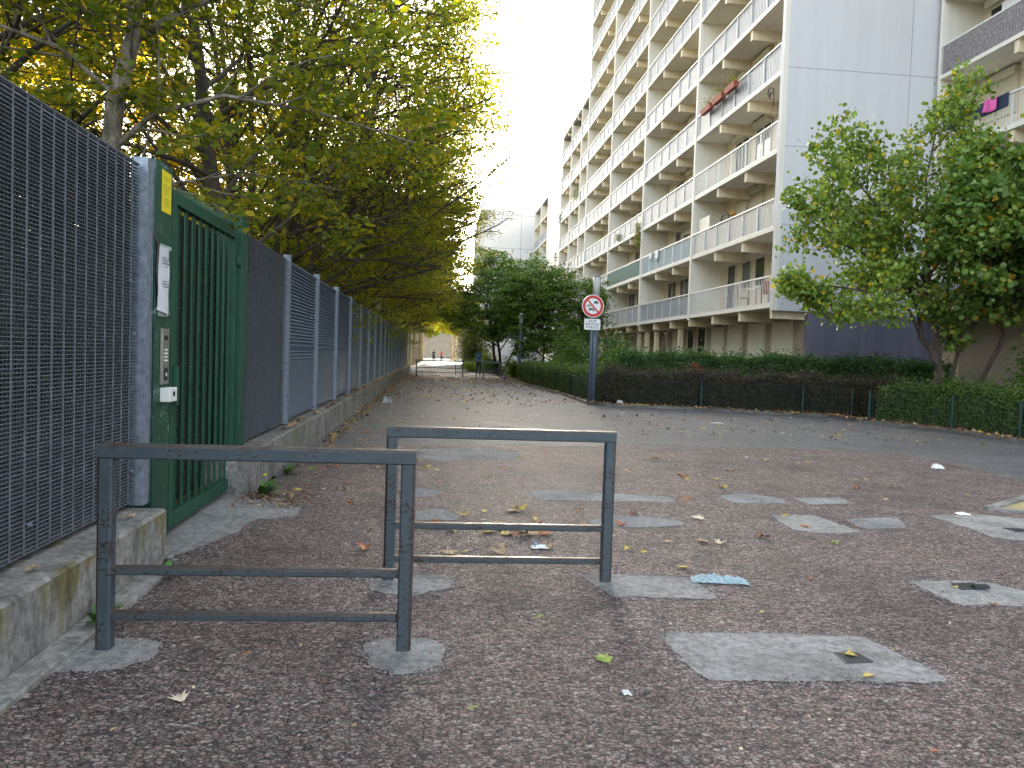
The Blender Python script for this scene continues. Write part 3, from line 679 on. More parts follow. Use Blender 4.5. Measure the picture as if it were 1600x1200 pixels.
# ================================================================== BARRIERS
def barrier(loc, wd, h, label, rz=0, bars=(0.30, 0.52), leg=0.07, group='grey steel barriers across the path', worn_top='barrier_worn'):
    o = empty('steel_barrier', loc, label, 'barrier', group, rz)
    q = leg/2; ch = 0.008
    def tubebox(name, x0, x1, y0, y1, z0, z1, outer=None, mats=('barrier', 'barrier_worn')):
        mb = MB()
        if outer in ('L', 'R'):
            s_ = -1 if outer == 'L' else 1
            xa, xb = (x0, x1) if outer == 'R' else (x1, x0)     # xb is the outer side
            pr = [(xa, y0+ch), (xa+s_*ch, y0), (xb-s_*0.014, y0), (xb, y0+0.014), (xb, y1-ch), (xb-s_*ch, y1), (xa+s_*ch, y1), (xa, y1-ch)]
            k = 8; n = 0; mb.v = [(a, b_, z0) for a, b_ in pr]+[(a, b_, z1) for a, b_ in pr]
            for i in range(k):
                f = (i, (i+1) % k, k+(i+1) % k, k+i); mb.f.append(f if s_ == 1 else f[::-1]); mb.m.append(1 if i in (2, 3) else 0)
            mb.f.append(tuple(range(k)) if s_ == -1 else tuple(range(k))[::-1]); mb.f.append(tuple(range(k, 2*k))); mb.m += [0, 0]
        else:
            c = 0.006; pr = [(y0, z0+c), (y0+c, z0), (y1-c, z0), (y1, z0+c), (y1, z1-c), (y1-c, z1), (y0+2*c, z1), (y0, z1-2*c)]
            k = 8; mb.v = [(x0, a, b_) for a, b_ in pr]+[(x1, a, b_) for a, b_ in pr]
            for i in range(k): mb.f.append((i, (i+1) % k, k+(i+1) % k, k+i)[::-1]); mb.m.append(1 if i in (5, 6) else 0)
            mb.f.append(tuple(range(k))); mb.f.append(tuple(range(k, 2*k))[::-1]); mb.m += [0, 0]
        return mb.build(name, [M[mats[0]], M[mats[1]]], o)
    tubebox('post', -wd/2-q, -wd/2+q, -q, q, -0.02, h-leg, 'L')
    tubebox('post', wd/2-q, wd/2+q, -q, q, -0.02, h-leg, 'R')
    tubebox('top_rail', -wd/2-q, wd/2+q, -q-.0005, q+.0005, h-leg, h)
    for zb in bars: tubebox('cross_rail', -wd/2+q, wd/2-q, -q*0.7, q*0.7, zb-0.02, zb+0.02)
    mb = MB()
    for x in (-wd/2+q+.001, wd/2-q-.001):
        for zb in bars: mb.box(x-0.004, x+0.004, -q*0.78, q*0.78, zb-0.024, zb+0.024)
    mb.build('weld_bead', M['barrier_worn'], o, bevel=0.003)
    return o
b1 = barrier((-0.83, 3.83, 0.008), 1.44, 1.0, 'nearest grey steel barrier with a dark rust worn top edge', R(-1.5), (0.165, 0.385))
b2 = barrier((0.46, 4.99, 0.008), 1.43, 1.0, 'second grey steel barrier standing just behind the nearest one', R(-1.5), (0.135, 0.355))
barrier((0.33, 45.2, 0), 2.7, 1.0, 'wide dark barrier across the left half of the far path', 0, (0.28, 0.55), 0.08)
barrier((2.2, 50.5, 0), 1.6, 1.0, 'thin distant barrier partly behind the wide far one', 0, (0.2,), 0.05)
barrier((3.42, 43.5, 0), 1.25, 1.0, 'small far barrier nearest to the right hand hedge', 0, (0.25, 0.5), 0.07)
barrier((3.35, 47.5, 0), 1.5, 1.0, 'far barrier standing behind the small one by the hedge', 0, (0.3, 0.55), 0.07)

# ================================================================== LAMPS AND SIGN
def lamp(loc, label, h=4.05, rad=0.085, head=0.10, group='lamp posts along the path', base=True):
    o = empty('street_lamp', loc, label, 'street lamp', group)
    MB().tube([(0, 0, -0.05), (0, 0, h-0.62)], rad, 20).build('pole', M['pole'], o, smooth=True)
    MB().tube([(0, 0, h-0.62), (0, 0, h-0.03)], head, 20).build('lamp_head', M['dim_white'], o, smooth=True)
    MB().tube([(0, 0, h-0.03), (0, 0, h)], [head+0.01, head-0.02], 20).build('cap', M['pole'], o, smooth=True)
    if base: MB().box(-rad-.003, -rad+.03, -0.04, 0.04, 0.4, 0.75).build('hatch', M['pole'], o, bevel=0.003)
    return o
lp = lamp((5.02, 23.95, 0.05), 'tall grey lamp post standing directly behind the no vehicles sign', 4.0, 0.10, 0.115)
lamp((5.0, 45, 0.05), 'slim grey lamp post with white head in front of the round green tree', 3.9, 0.10, 0.115)
ord_ = ['nearest', 'second', 'third', 'fourth', 'fifth', 'sixth']
l0 = None
for i in range(6):
    y = 38+8.5*i; lb = '%s white headed lamp showing just above the long louvred fence' % ord_[i]
    if l0 is None: l0 = lamp((-2.75, y, 0), lb, 4.1, 0.06, 0.13)
    else: clone(l0, (-2.75-0.02*i, y, 0), lb)
sg = empty('traffic_sign', (4.86, 23.62, 0.05), 'round red and white no vehicles sign over a white text panel on a grey post', 'sign', rz=R(6))
MB().tube([(0, 0.05, 0), (0, 0.05, 3.35)], 0.04, 14).build('post', M['pole'], sg, smooth=True)
def disc(mb, r0, r1, y, mi=0, n=48):
    k = len(mb.v)
    for i in range(n):
        a = 2*PI*i/n
        mb.v.append((r1*math.cos(a), y, r1*math.sin(a)))
        mb.v.append((r0*math.cos(a), y, r0*math.sin(a)))
    for i in range(n):
        j = (i+1) % n; mb.f.append((k+2*i, k+2*i+1, k+2*j+1, k+2*j)); mb.m.append(mi)
ZS = 3.02
mb = MB(); mb.tube([(0, 0.0, 0), (0, -0.02, 0)], 0.355, 48); dsk = mb.build('sign_disc', M['white_sign'], sg, loc=(0, 0, ZS))
mb = MB(); disc(mb, 0.245, 0.335, -0.0225)
mb.build('red_ring', M['red_sign'], dsk)
mb = MB(); a = R(-47); d = Vector((math.cos(a), 0, math.sin(a))); n_ = Vector((-math.sin(a), 0, math.cos(a)))*0.026
mb.quad(*[(p.x, -0.0245, p.z) for p in (-d*0.25-n_, d*0.25-n_, d*0.25+n_, -d*0.25+n_)]); mb.build('diagonal_bar', M['red_sign'], dsk)
mb = MB(); yq = -0.0232
def pl(pts): mb.poly([(x, yq, z) for x, z in pts])
# car (front view) upper right
pl([(0.02, 0.09), (0.17, 0.09), (0.17, 0.125), (0.15, 0.135), (0.135, 0.165), (0.055, 0.165), (0.04, 0.135), (0.02, 0.125)]); pl([(0.03, 0.065), (0.055, 0.065), (0.055, 0.088), (0.03, 0.088)]); pl([(0.135, 0.065), (0.16, 0.065), (0.16, 0.088), (0.135, 0.088)])
def ring(cx, cz, r0, r1, n=14):
    for i in range(n):
        a0, a1 = 2*PI*i/n, 2*PI*(i+1)/n
        pl([(cx+r0*math.cos(a0), cz+r0*math.sin(a0)), (cx+r1*math.cos(a0), cz+r1*math.sin(a0)), (cx+r1*math.cos(a1), cz+r1*math.sin(a1)), (cx+r0*math.cos(a1), cz+r0*math.sin(a1))])
ring(-0.185, 0.0, 0.02, 0.032); ring(-0.095, 0.0, 0.02, 0.032)
def bar2(x0, z0, x1, z1, t=0.006):
    d = Vector((x1-x0, z1-z0)).normalized(); pl([(x0+d.y*t, z0-d.x*t), (x1+d.y*t, z1-d.x*t), (x1-d.y*t, z1+d.x*t), (x0-d.y*t, z0+d.x*t)])
bar2(-0.185, 0, -0.155, 0.04); bar2(-0.155, 0.04, -0.11, 0.04); bar2(-0.14, 0.0, -0.11, 0.04); bar2(-0.185, 0, -0.14, 0); bar2(-0.095, 0, -0.115, 0.055)
ring(-0.11, -0.115, 0.02, 0.038); ring(0.02, -0.125, 0.02, 0.038)
pl([(-0.12, -0.10), (-0.04, -0.125), (0.0, -0.085), (-0.02, -0.06), (-0.09, -0.065), (-0.14, -0.05)]); bar2(0.02, -0.125, -0.01, -0.045, 0.008)
mb.build('pictogram', M['ink'], dsk)
mb = MB(); r_ = 0.04; pts = []
for cx, cz, a0 in ((0.26-r_, 0.17-r_, 0), (-0.26+r_, 0.17-r_, 90), (-0.26+r_, -0.17+r_, 180), (0.26-r_, -0.17+r_, 270)):
    for k in range(5): a = R(a0+k*22.5); pts.append((cx+r_*math.cos(a), cz+r_*math.sin(a)))
n = len(pts); mb.v = [(x, 0, z) for x, z in pts]+[(x, -0.012, z) for x, z in pts]
mb.f = [tuple(range(n)), tuple(range(n, 2*n))[::-1]]+[(i, n+i, n+(i+1) % n, (i+1) % n) for i in range(n)]; mb.m = [0]*(n+2)
pn = mb.build('text_panel', M['white_sign'], sg, loc=(0, 0, 2.455))
def text(s, size, loc, mat, parent, name='lettering', rot=(PI/2, 0, 0)):
    cu = bpy.data.curves.new(name, 'FONT'); cu.body = s; cu.size = size; cu.align_x = 'CENTER'; cu.align_y = 'CENTER'; cu.offset = 0.0015; cu.space_character = 1.15
    t = bpy.data.objects.new('tmp', cu); C.objects.link(t); dg = bpy.context.evaluated_depsgraph_get(); dg.update()
    me = bpy.data.meshes.new_from_object(t.evaluated_get(dg)); bpy.data.objects.remove(t); bpy.data.curves.remove(cu)
    me.materials.clear(); me.materials.append(mat); o = bpy.data.objects.new(name, me); C.objects.link(o); o.parent = parent; o.location = loc; o.rotation_euler = rot; return o
for s_, z in (('SAUF', 0.095), ('SERVICES', 0.0), ('PUBLICS', -0.095)): text(s_, 0.098, (0, -0.0145, z), M['ink'], pn)
MB().box(-0.06, 0.06, 0.001, 0.018, -0.03, 0.03).build('bracket', M['sign_back'], dsk)

# ================================================================== BUILDINGS
PITCH = 2.62; Z0 = 3.40
def building(name, label, xf, xw, xb, bays, levels, y_dir=1, flat=None, open_rail=(), cover={}, seed=1, beige=(), cheap=False, z_top=None, gable=None, base=True):
    """facade plane xf (balcony front), recessed wall xw, back xb; bays = list of (y0,y1) with y0<y1"""
    rr = random.Random(seed)
    o = empty(name, (xf, bays[0][0], 0), label, 'building')
    ox, oy = xf, bays[0][0]
    def B(nm, mb, mats, parent=o, **k): return mb.build(nm, mats, parent, **k)
    ya, yb = min(b[0] for b in bays), max(b[1] for b in bays)
    zt = z_top or (Z0+PITCH*levels+0.5)
    mb = MB(); mb.box(xw-ox, xb-ox, ya-oy, yb-oy, Z0-0.02, zt-0.3); B('wall', mb, M['cream'])
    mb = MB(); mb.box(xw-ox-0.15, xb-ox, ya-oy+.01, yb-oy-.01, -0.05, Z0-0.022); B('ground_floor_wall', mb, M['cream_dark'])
    mb = MB(); mb.box(0.1, xb-ox, ya-oy, yb-oy, zt-0.298, zt); B('roof', mb, M['roof'])
    # slabs
    me = MB().box(0.03, xw-ox-0.002, ya-oy, yb-oy, 0, 0.15).box(-0.015, 0.028, ya-oy, yb-oy, -0.01, 0.13).mesh('balcony_slab', M['column'])
    for k in range(levels+1):
        s_ = bpy.data.objects.new('balcony_slab', me); C.objects.link(s_); s_.parent = o; s_.location = (0, 0, Z0+PITCH*k)
    # dividers
    edges = sorted(set([b[0] for b in bays]+[b[1] for b in bays]))
    for e in edges:
        if e == ya and gable: continue
        w0, w1 = (-0.09, 0.09); 
        if e == ya: w0 = 0.0
        if e == yb: w1 = 0.0
        mb = MB(); mb.box(-0.04, 0.14, e-oy+w0, e-oy+w1, Z0-0.10, zt-0.1); mb.box(0.141, xw-ox-0.003, e-oy+w0+.01, e-oy+w1-.01, Z0+0.0, zt-0.3)
        B('dividing_wall', mb, [M['column']])
    nwin = 0; rest = MB()
    def addto(D_, S_, dy, dz, mi):
        n = len(D_.v); D_.v += [(a, b+dy, c+dz) for a, b, c in S_.v]; D_.f += [tuple(n+i for i in f) for f in S_.f]; D_.m += [mi]*len(S_.f)
    # beams
    for bi, (y0, y1) in enumerate(bays):
        Lb = y1-y0; nb = 3 if Lb > 7 else (2 if Lb > 4 else 1)
        bm = MB(); d = xw-ox
        n = 0; x0 = 0.05
        bm.v = [(x0, -.09, -.38), (x0, .09, -.38), (d, .09, -.40), (d, -.09, -.40), (x0, -.09, -.001), (x0, .09, -.001), (d, .09, -.001), (d, -.09, -.001)]
        bm.f = [(0, 3, 2, 1)[::1], (4, 5, 6, 7), (0, 1, 5, 4), (1, 2, 6, 5), (2, 3, 7, 6), (3, 0, 4, 7)]; bm.m = [0]*6
        bme = bm.mesh('beam', M['cream'])
        for k in range(levels+1):
            for j in range(nb):
                if k > 0 and j == 0: continue      # end of bay is the dividing wall above
                b_ = bpy.data.objects.new('beam', bme); C.objects.link(b_); b_.parent = o
                b_.location = (0, y0-oy+Lb*j/nb+(0.08 if j == 0 else 0), Z0+PITCH*k)
        # railing meshes for this bay
        r0, r1 = 0.10, Lb-0.10
        rb = MB(); y = r0; step = 0.13 if not cheap else 0.26
        while y < r1: rb.box(0.0, 0.010, y, y+0.016, 0.12, 1.0); y += step
        rb.box(-0.005, 0.023, r0, r1, 0.09, 0.119)
        y = r0
        while y < r1: rb.box(-0.01, 0.035, y, y+0.035, 0.0, 1.0); y += 1.36
        y = r0+0.05
        while y < r1: rb.box(0.047, 0.052, y, y+0.02, 0.14, 0.96); y += 0.68
        rme = rb.mesh('railing_bars', M['rail_grey']); tme = MB().box(-0.03, 0.05, r0-0.02, r1+0.02, 1.001, 1.05).mesh('handrail', M['rail_white'])
        pme = {k: MB().box(0.038, 0.044, r0, r1, 0.14, 0.96).mesh('railing_sheet', M[k]) for k in ('panel', 'panel_dark', 'panel_beige', 'green_tarp', 'teal', 'white', 'navy')}
        for k in range(levels):
            z = Z0+PITCH*k+0.05
            q = bpy.data.objects.new('railing', rme); C.objects.link(q); q.parent = o; q.location = (0, y0-oy, z)
            t_ = bpy.data.objects.new('handrail', tme); C.objects.link(t_); t_.parent = q
            kind = cover.get((bi, k), 'panel')
            if (bi, k) in open_rail or (kind == 'panel' and not cheap and rr.random() < 0.22): kind = None
            if kind:
                p_ = bpy.data.objects.new('sheet_panel', pme[kind]); C.objects.link(p_); p_.parent = q
                if kind in ('green_tarp', 'teal'): p_.location = (-0.055 if kind == 'green_tarp' else 0.0, 0, 0)
        # windows on recessed wall
        xx = d-0.002
        for k in range(levels):
            z = Z0+PITCH*k+0.15
            y = 0.25
            while y < Lb-1.2:
                wd = rr.choice((1.0, 1.5, 1.5)); door = rr.random() < 0.5; z0 = 0.05 if door else 0.95; z1 = 2.15
                if y+wd > Lb-0.3: break
                fm = MB()
                fm.box(xx-0.05, xx, y, y+0.06, z0, z1); fm.box(xx-0.05, xx, y+wd-0.06, y+wd, z0, z1); fm.box(xx-0.05, xx, y+.061, y+wd-.061, z0, z0+0.06); fm.box(xx-0.05, xx, y+.061, y+wd-.061, z1-0.06, z1)
                if wd > 1.2: fm.box(xx-0.045, xx, y+wd/2-0.035, y+wd/2+0.035, z0+.061, z1-.061)
                fm.box(xx-0.22, xx, y-0.04, y+wd+0.04, z1+0.002, z1+0.24)
                if cheap and rr.random() < 0.4: y += wd+0.7; continue
                single = cheap or (k <= 5 and nwin < 98)
                if single: nwin += 1; wo = B('window', fm, [M['frame']]); wo.location = (0, y0-oy, z)
                else: addto(rest, fm, y0-oy, z, 0)
                sh = rr.choice((0.0, 0.0, 0.0, 0.35, 1.0)); 
                gm = MB().quad((xx-0.012, y+.06, z0+.06), (xx-0.012, y+wd-.06, z0+.06), (xx-0.012, y+wd-.06, z1-.06), (xx-0.012, y+.06, z1-.06)); B('pane', gm, M['glass'], wo) if single else addto(rest, gm, y0-oy, z, 1)
                if sh > 0:
                    sm = MB(); zz = z1-(z1-z0)*sh; z2 = z1-0.02
                    while z2 > zz+0.05: sm.box(xx-0.062, xx-0.054, y+.02, y+wd-.02, z2-0.046, z2); z2 -= 0.05
                    B('roller_shutter', sm, M['shutter'], wo) if single else addto(rest, sm, y0-oy, z, 2)
                y += wd+rr.choice((0.35, 0.6, 0.6))
    if rest.v: q = B('windows', rest, [M['frame'], M['glass'], M['shutter']]); q['kind'] = 'stuff'
    return o
# main block: four bays of 8.5 m, eleven levels
YG = 25.35
baysA = [(YG+.0, 33.9), (33.9, 42.5), (42.5, 51.0), (51.0, 59.4)]
A = building('apartment_block', 'tallest cream apartment block with a lilac grey end wall and rows of balconies', 11.4, 12.8, 24.0, baysA, 11, seed=4,
             open_rail={(0, 0), (0, 2)}, cover={(0, 3): 'panel_dark', (0, 4): 'panel_dark', (0, 5): 'panel_dark', (1, 4): 'panel_dark', (2, 1): 'green_tarp', (1, 1): 'teal', (0, 1): 'panel_beige'}, gable=True)
ZTA = Z0+PITCH*11+0.9
mb = MB(); mb.box(11.4-.04-11.4, 17.4-11.4, -0.22, 0.0, Z0-0.12, ZTA); mb.box(5.9, 12.6, 0.001, 0.2, Z0, ZTA); mb.build('end_wall', M['gable'], A)
mb = MB(); mb.box(12.62-11.4, 17.4-11.4, -0.218, -0.001, -0.05, Z0-0.122); mb.build('end_wall_base', M['gable_base'], A)
mb = MB()
for k in range(1, 12): mb.box(0.13, 5.98, -0.224, -0.219, Z0+PITCH*k+0.17, Z0+PITCH*k+0.185)
mb.box(4.45, 4.465, -0.2245, -0.2195, Z0, ZTA-.01); mb.build('joint_line', M['joint'], A)
mb = MB(); mb.box(-0.045, 0.12, -0.23, -0.2205, Z0-0.12, ZTA); mb.build('corner_strip', M['column'], A)
mb = MB(); mb.tube([(6.06, -0.33, 0), (6.06, -0.33, ZTA-1)], 0.055, 10); mb.build('downpipe', M['cream'], A, smooth=True)
# ground floor: shutters, grilles, columns
mb = MB()
def gf(nm, mb, mat): return mb.build(nm, M[mat], A)
xg = 12.65-11.4-0.002
for i, (y, wd, kind) in enumerate([(0.9, 1.4, 'g'), (3.2, 1.3, 'g'), (5.4, 1.3, 'g'), (7.4, 1.2, 'g'), (9.6, 1.0, 'w'), (11.2, 0.9, 'd'), (13.0, 1.5, 's'), (15.6, 0.7, 'd'), (17.2, 0.7, 'd'), (19.0, 1.4, 's'), (22.0, 1.4, 'g'), (25.0, 1.4, 's'), (28.5, 1.4, 'g'), (31, 1.4, 's')]):
    z0 = 0.9 if kind != 'd' else 0.1; z1 = 3.0
    m1 = MB(); m1.box(xg-0.06, xg, y, y+wd, z0, z1)
    w_ = gf('window' if kind != 'd' else 'doorway', m1, 'glass' if kind in 'wd' else 'shutter')
    m3 = MB(); m3.box(xg-0.08, xg-.001, y-0.08, y-.001, z0-.08, z1+.08); m3.box(xg-0.08, xg-.001, y+wd+.001, y+wd+0.08, z0-.08, z1+.08); m3.box(xg-0.12, xg-.001, y, y+wd, z0-.09, z0-.001); m3.build('frame', M['frame'], w_)
    if kind == 'g':
        m2 = MB(); n = int(wd/0.11)
        for j in range(n+1):
            yy = y+j*wd/n; pts = [(xg-0.14, yy+0.022*math.sin(9*t*0.22+j*PI), z0+t*0.22) for t in range(10)]; m2.tube(pts, 0.009, 4)
        m2.box(xg-0.15, xg-0.13, y, y+wd, z0-.05, z0-0.02); m2.box(xg-0.15, xg-0.13, y, y+wd, z1-.05, z1-0.02)
        m2.build('curved_grille', M['rail_white'], w_)
for y in (10.9, 14.9, 16.7, 18.4, 24.4, 27.6):
    m1 = MB(); m1.box(0.35, 0.55, y, y+0.22, 0, Z0-.43); gf('column', m1, 'cream')
# wing stepped forward to the right
Wg = building('apartment_wing', 'cream apartment wing at the right edge with timber clad and navy draped balconies', 16.75, 18.2, 30.0, [(6.0, 14.5), (14.5, 24.9)], 11, seed=9, cover={(1, 3): 'panel', (1, 1): 'white'}, open_rail={(1, 2), (0, 2)})
for p_, q_ in (((17.4, 25.1), (18.2, 24.9)),):
    mb = MB(); mb.box(17.41-16.75, 18.19-16.75, 24.92-6, 25.10-6, 0, ZTA); mb.build('return_wall', M['cream'], Wg)
mb = MB(); 
y = 14.7
while y < 24.7: mb.box(-0.02, -0.006, y-6, y-6+0.105, Z0+PITCH*3+0.12, Z0+PITCH*3+1.07); y += 0.125
mb.build('timber_cladding', simple('weathered_grey_timber', (0.24, 0.21, 0.21), 0.8, 0, 0.45, 14), Wg)
mb = MB(); mb.box(1.0, 1.5, 21.8-6, 23.4-6, Z0+PITCH*3+0.2, Z0+PITCH*3+2.0); mb.build('balcony_cupboard', M['white'], Wg)
# lower block beyond
building('apartment_block', 'lower cream apartment block adjoining the far end of the tallest one', 11.4, 12.7, 24, [(59.45, 62.4), (62.4, 67.0), (67.0, 72.0)], 7, seed=7, cheap=True, z_top=21.9)
D = building('apartment_block', 'third cream block further off with a blank pale end wall and balconies', 11.6, 12.9, 22, [(82.2, 87.5), (87.5, 93.0)], 5, seed=8, cheap=True, z_top=18.8, gable=True)
mb = MB(); mb.box(0, 12, -0.25, 0, -0.1, 18.8); mb.build('end_wall', M['far_wall'], D)
mb = MB()
for z in (6, 10.3, 14.6): mb.box(0, 12, -0.256, -0.251, z, z+0.05)
mb.box(0.3, 0.5, 1.5, 1.7, 18.8, 21.2); mb.build('joint_line', M['joint'], D)
E_ = building('apartment_block', 'pale blank block closing the view between the trees and the balconies', 5.3, 6.6, 30, [(96.2, 101.5), (101.5, 107.0), (107.0, 112.5)], 6, seed=3, cheap=True, z_top=19.4, gable=True)
mb = MB(); mb.box(-0.02, 24, -0.25, 0, -0.1, 19.4); mb.build('end_wall', M['far_wall'], E_)
mb = MB()
for z in (6, 10.3, 14.6, 18.7): mb.box(0, 24, -0.256, -0.251, z, z+0.05)
for x in (5.0, 11.5): mb.box(x, x+.05, -0.2565, -0.2515, 0, 19.3)
mb.build('joint_line', M['joint'], E_)
mb = MB(); mb.box(1.5, 3.2, -0.262, -0.257, 3.0, 4.1); mb.build('window', M['glass'], E_)

# balcony belongings
def bal(y, k, x=11.36, dz=0.0): return (x, y, Z0+PITCH*k+0.05+dz)
def pot(y, k, label, L=0.9):
    o = empty('flower_box', bal(y, k, 11.20, 0.72), label, 'planter', 'terracotta flower boxes hung on a balcony rail')
    mb = MB(); mb.v = [(-.09, 0, 0), (.09, 0, 0), (.09, L, 0), (-.09, L, 0), (-.12, -.02, .22), (.12, -.02, .22), (.12, L+.02, .22), (-.12, L+.02, .22)]
    mb.f = [(3, 2, 1, 0), (4, 5, 6, 7), (0, 1, 5, 4), (1, 2, 6, 5), (2, 3, 7, 6), (3, 0, 4, 7)]; mb.m = [0]*6; mb.build('box', M['terracotta'], o)
    rs = np.random.RandomState(int(y*10)); P = np.stack([rs.normal(0, .09, 130), rs.uniform(0, L, 130), 0.22+np.abs(rs.normal(0, .22, 130))], 1)
    c = bpy.data.objects.new('foliage', leafmesh('foliage', rs, P, 0.07, M['l_front'])); C.objects.link(c); c.parent = o
pot(28.9, 3, 'terracotta flower box hung on the rail, nearest to the end wall', 0.95)
pot(30.2, 3, 'terracotta flower box hung on the rail, second from the end wall', 1.0)
pot(31.5, 3, 'terracotta flower box hung on the rail, lowest and farthest in the picture', 1.1)
def wheel(loc, r, label, name='bicycle_wheel', cat='wheel', tilt=0):
    o = empty(name, loc, label, cat, rz=R(tilt))
    mb = MB(); mb.tube([(0, r*math.cos(a), r*math.sin(a)) for a in [2*PI*i/24 for i in range(25)]], 0.03, 6, caps=False); mb.build('tyre', M['black'], o, smooth=True)
    mb = MB()
    for i in range(10): a = PI*i/10; mb.tube([(0, r*math.cos(a), r*math.sin(a)), (0, -r*math.cos(a), -r*math.sin(a))], 0.004, 3)
    mb.tube([(-.04, 0, 0), (.04, 0, 0)], 0.03, 8); mb.build('spokes', M['galv'], o)
    return o
wheel(bal(30.35, 1, 11.55, 1.12), 0.29, 'black bicycle wheel above the beige screened balcony rail', tilt=12)
mb = MB(); mb.tube([(0, 0, 0), (0.02, 0.05, 0.14), (0, 0, 0.28)], [0.10, 0.15, 0.05], 10); tag(mb.build('bag', simple('ochre_cloth', (0.42, 0.20, 0.03), 0.8), smooth=True, loc=bal(29.45, 1, 11.5, 1.06)), 'ochre bag perched on the beige screened balcony rail beside the bicycle wheel', 'bag')
mb = MB().box(0, 0.03, 0, 1.25, 0, 0.75); tag(mb.build('board', M['frame'], loc=bal(32.1, 1, 11.52, 0.9)), 'pale board standing behind the beige screened balcony rail', 'board')
def hang(name, y, k, wd, hh, mat, label, cat='laundry', x=11.33):
    mb = MB(); nu, nv = 10, 8; rs = random.Random(int(y*7))
    for j in range(nv+1):
        for i in range(nu+1):
            u = i/nu; v = j/nv; mb.v.append((0.03*math.sin(u*9+v*2)-0.02*v, u*wd*(1-0.08*math.sin(3*v)), -v*hh*(1+0.1*math.sin(5*u))))
    for j in range(nv):
        for i in range(nu): a = j*(nu+1)+i; mb.f.append((a, a+1, a+nu+2, a+nu+1)); mb.m.append(0)
    o = mb.build(name, M[mat], smooth=True, loc=(x, y, Z0+PITCH*k+1.12)); sol = o.modifiers.new('thick', 'SOLIDIFY'); sol.thickness = 0.008
    return tag(o, label, cat)
hang('towel', 39.0, 1, 0.5, 0.45, 'white', 'white laundry over the rail with teal sheeting, nearer piece'); hang('towel', 40.2, 1, 0.35, 0.3, 'white', 'white laundry over the rail with teal sheeting, farther piece')
hang('blue_sheet', 46.4, 4, 0.8, 1.0, 'blue', 'blue sheet hanging inside a balcony high on the tallest block', x=11.75)
hang('navy_sheet', 21.5, 2, 3.1, 0.42, 'navy', 'long navy cloth draped over the wing balcony rail behind the right tree', x=16.68)
hang('towel', 21.9, 2, 0.55, 0.4, 'pink', 'bright pink towel over the navy draped balcony rail', x=16.60)
for (px, py, Y, lb) in ((875, 342, 68, 'upper round dish fixed outside the lower block'), (868, 402, 71, 'lower round dish fixed outside the lower block')):
    p = onX(px, py, 11.1); o = empty('satellite_dish', p, lb, 'satellite dish')
    mb = MB(); n = 16
    mb.tube([(0.0, 0.42*math.cos(2*PI*i/n), 0.42*math.sin(2*PI*i/n)) for i in range(n+1)], 0.04, 5, caps=False); mb.build('rim', M['dark'], o, smooth=True)
    MB().tube([(0.3, 0, 0), (0, 0, 0), (-0.2, -0.1, -0.1)], 0.03, 5).build('arm', M['dark'], o)
def table(loc, label):
    o = empty('balcony_table', loc, label, 'table'); MB().box(-.3, .3, -.4, .4, .68, .72).build('tabletop', M['white'], o)
    for sx in (-.26, .26):
        for sy in (-.36, .36): MB().tube([(sx, sy, 0), (sx, sy, .68)], 0.018, 6).build('leg', M['dark'], o)
table((12.1, 28.0, Z0+.16), 'small table standing on the lowest see through balcony')
def chairb(loc, label, mat, rz=0):
    o = empty('balcony_chair', loc, label, 'chair', rz=rz); MB().box(-.2, .2, -.2, .2, .42, .45).build('seat', M[mat], o); MB().box(-.2, .2, .18, .21, .46, .88).build('backrest', M[mat], o)
    for sx in (-.18, .18):
        for sy in (-.18, .18): MB().tube([(sx, sy, 0), (sx, sy, .42)], 0.016, 6).build('leg', M['dark'], o)
chairb((12.0, 29.2, Z0+.16), 'dark chair left of the small table on the lowest balcony', 'dark', 1)
chairb((12.0, 26.9, Z0+.16), 'red chair right of the small table on the lowest balcony', 'terracotta', 2)
# scroll bracket with leaning planter on third balcony
o = empty('wrought_iron_bracket', bal(25.9, 3, 11.45, 0), 'black scrolled iron bracket near the corner of the end wall', 'bracket')
mb = MB(); mb.tube([(0, 0.1, -0.9), (0, 0.15, -0.3), (0, 0.5, -0.15), (0, 0.62, -0.35), (0, 0.5, -0.45), (0, 0.42, -0.35)], 0.02, 6); mb.build('scroll', M['dark'], o, smooth=True)
mb = MB(); mb.tube([(0, 0.1, -0.5), (0, 0.35, -0.35), (0, 0.45, -0.55), (0, 0.3, -0.62)], 0.016, 6); mb.build('small_scroll', M['dark'], o, smooth=True)
def hplant(px, py, X, label, h=0.9, s=0.28, n=400):
    p = onX(px, py, X); rs = np.random.RandomState(px); P = np.stack([rs.normal(0, .1, n), rs.normal(0, s*.6, n), rs.uniform(-h, 0.1, n)], 1)
    o = bpy.data.objects.new('hanging_plant', leafmesh('hanging_plant', rs, P, 0.09, M['l_front'])); C.objects.link(o); o.location = p; tag(o, label, 'plant')
hplant(997, 352, 11.3, 'trailing green plant spilling down between two balconies', 1.2, 0.3, 700)
hplant(967, 368, 11.3, 'small potted green plant on a balcony rail', 0.35, 0.25, 200)
hplant(900, 297, 11.3, 'green plant over a high balcony of the lower block', 0.8, 1.2, 500)

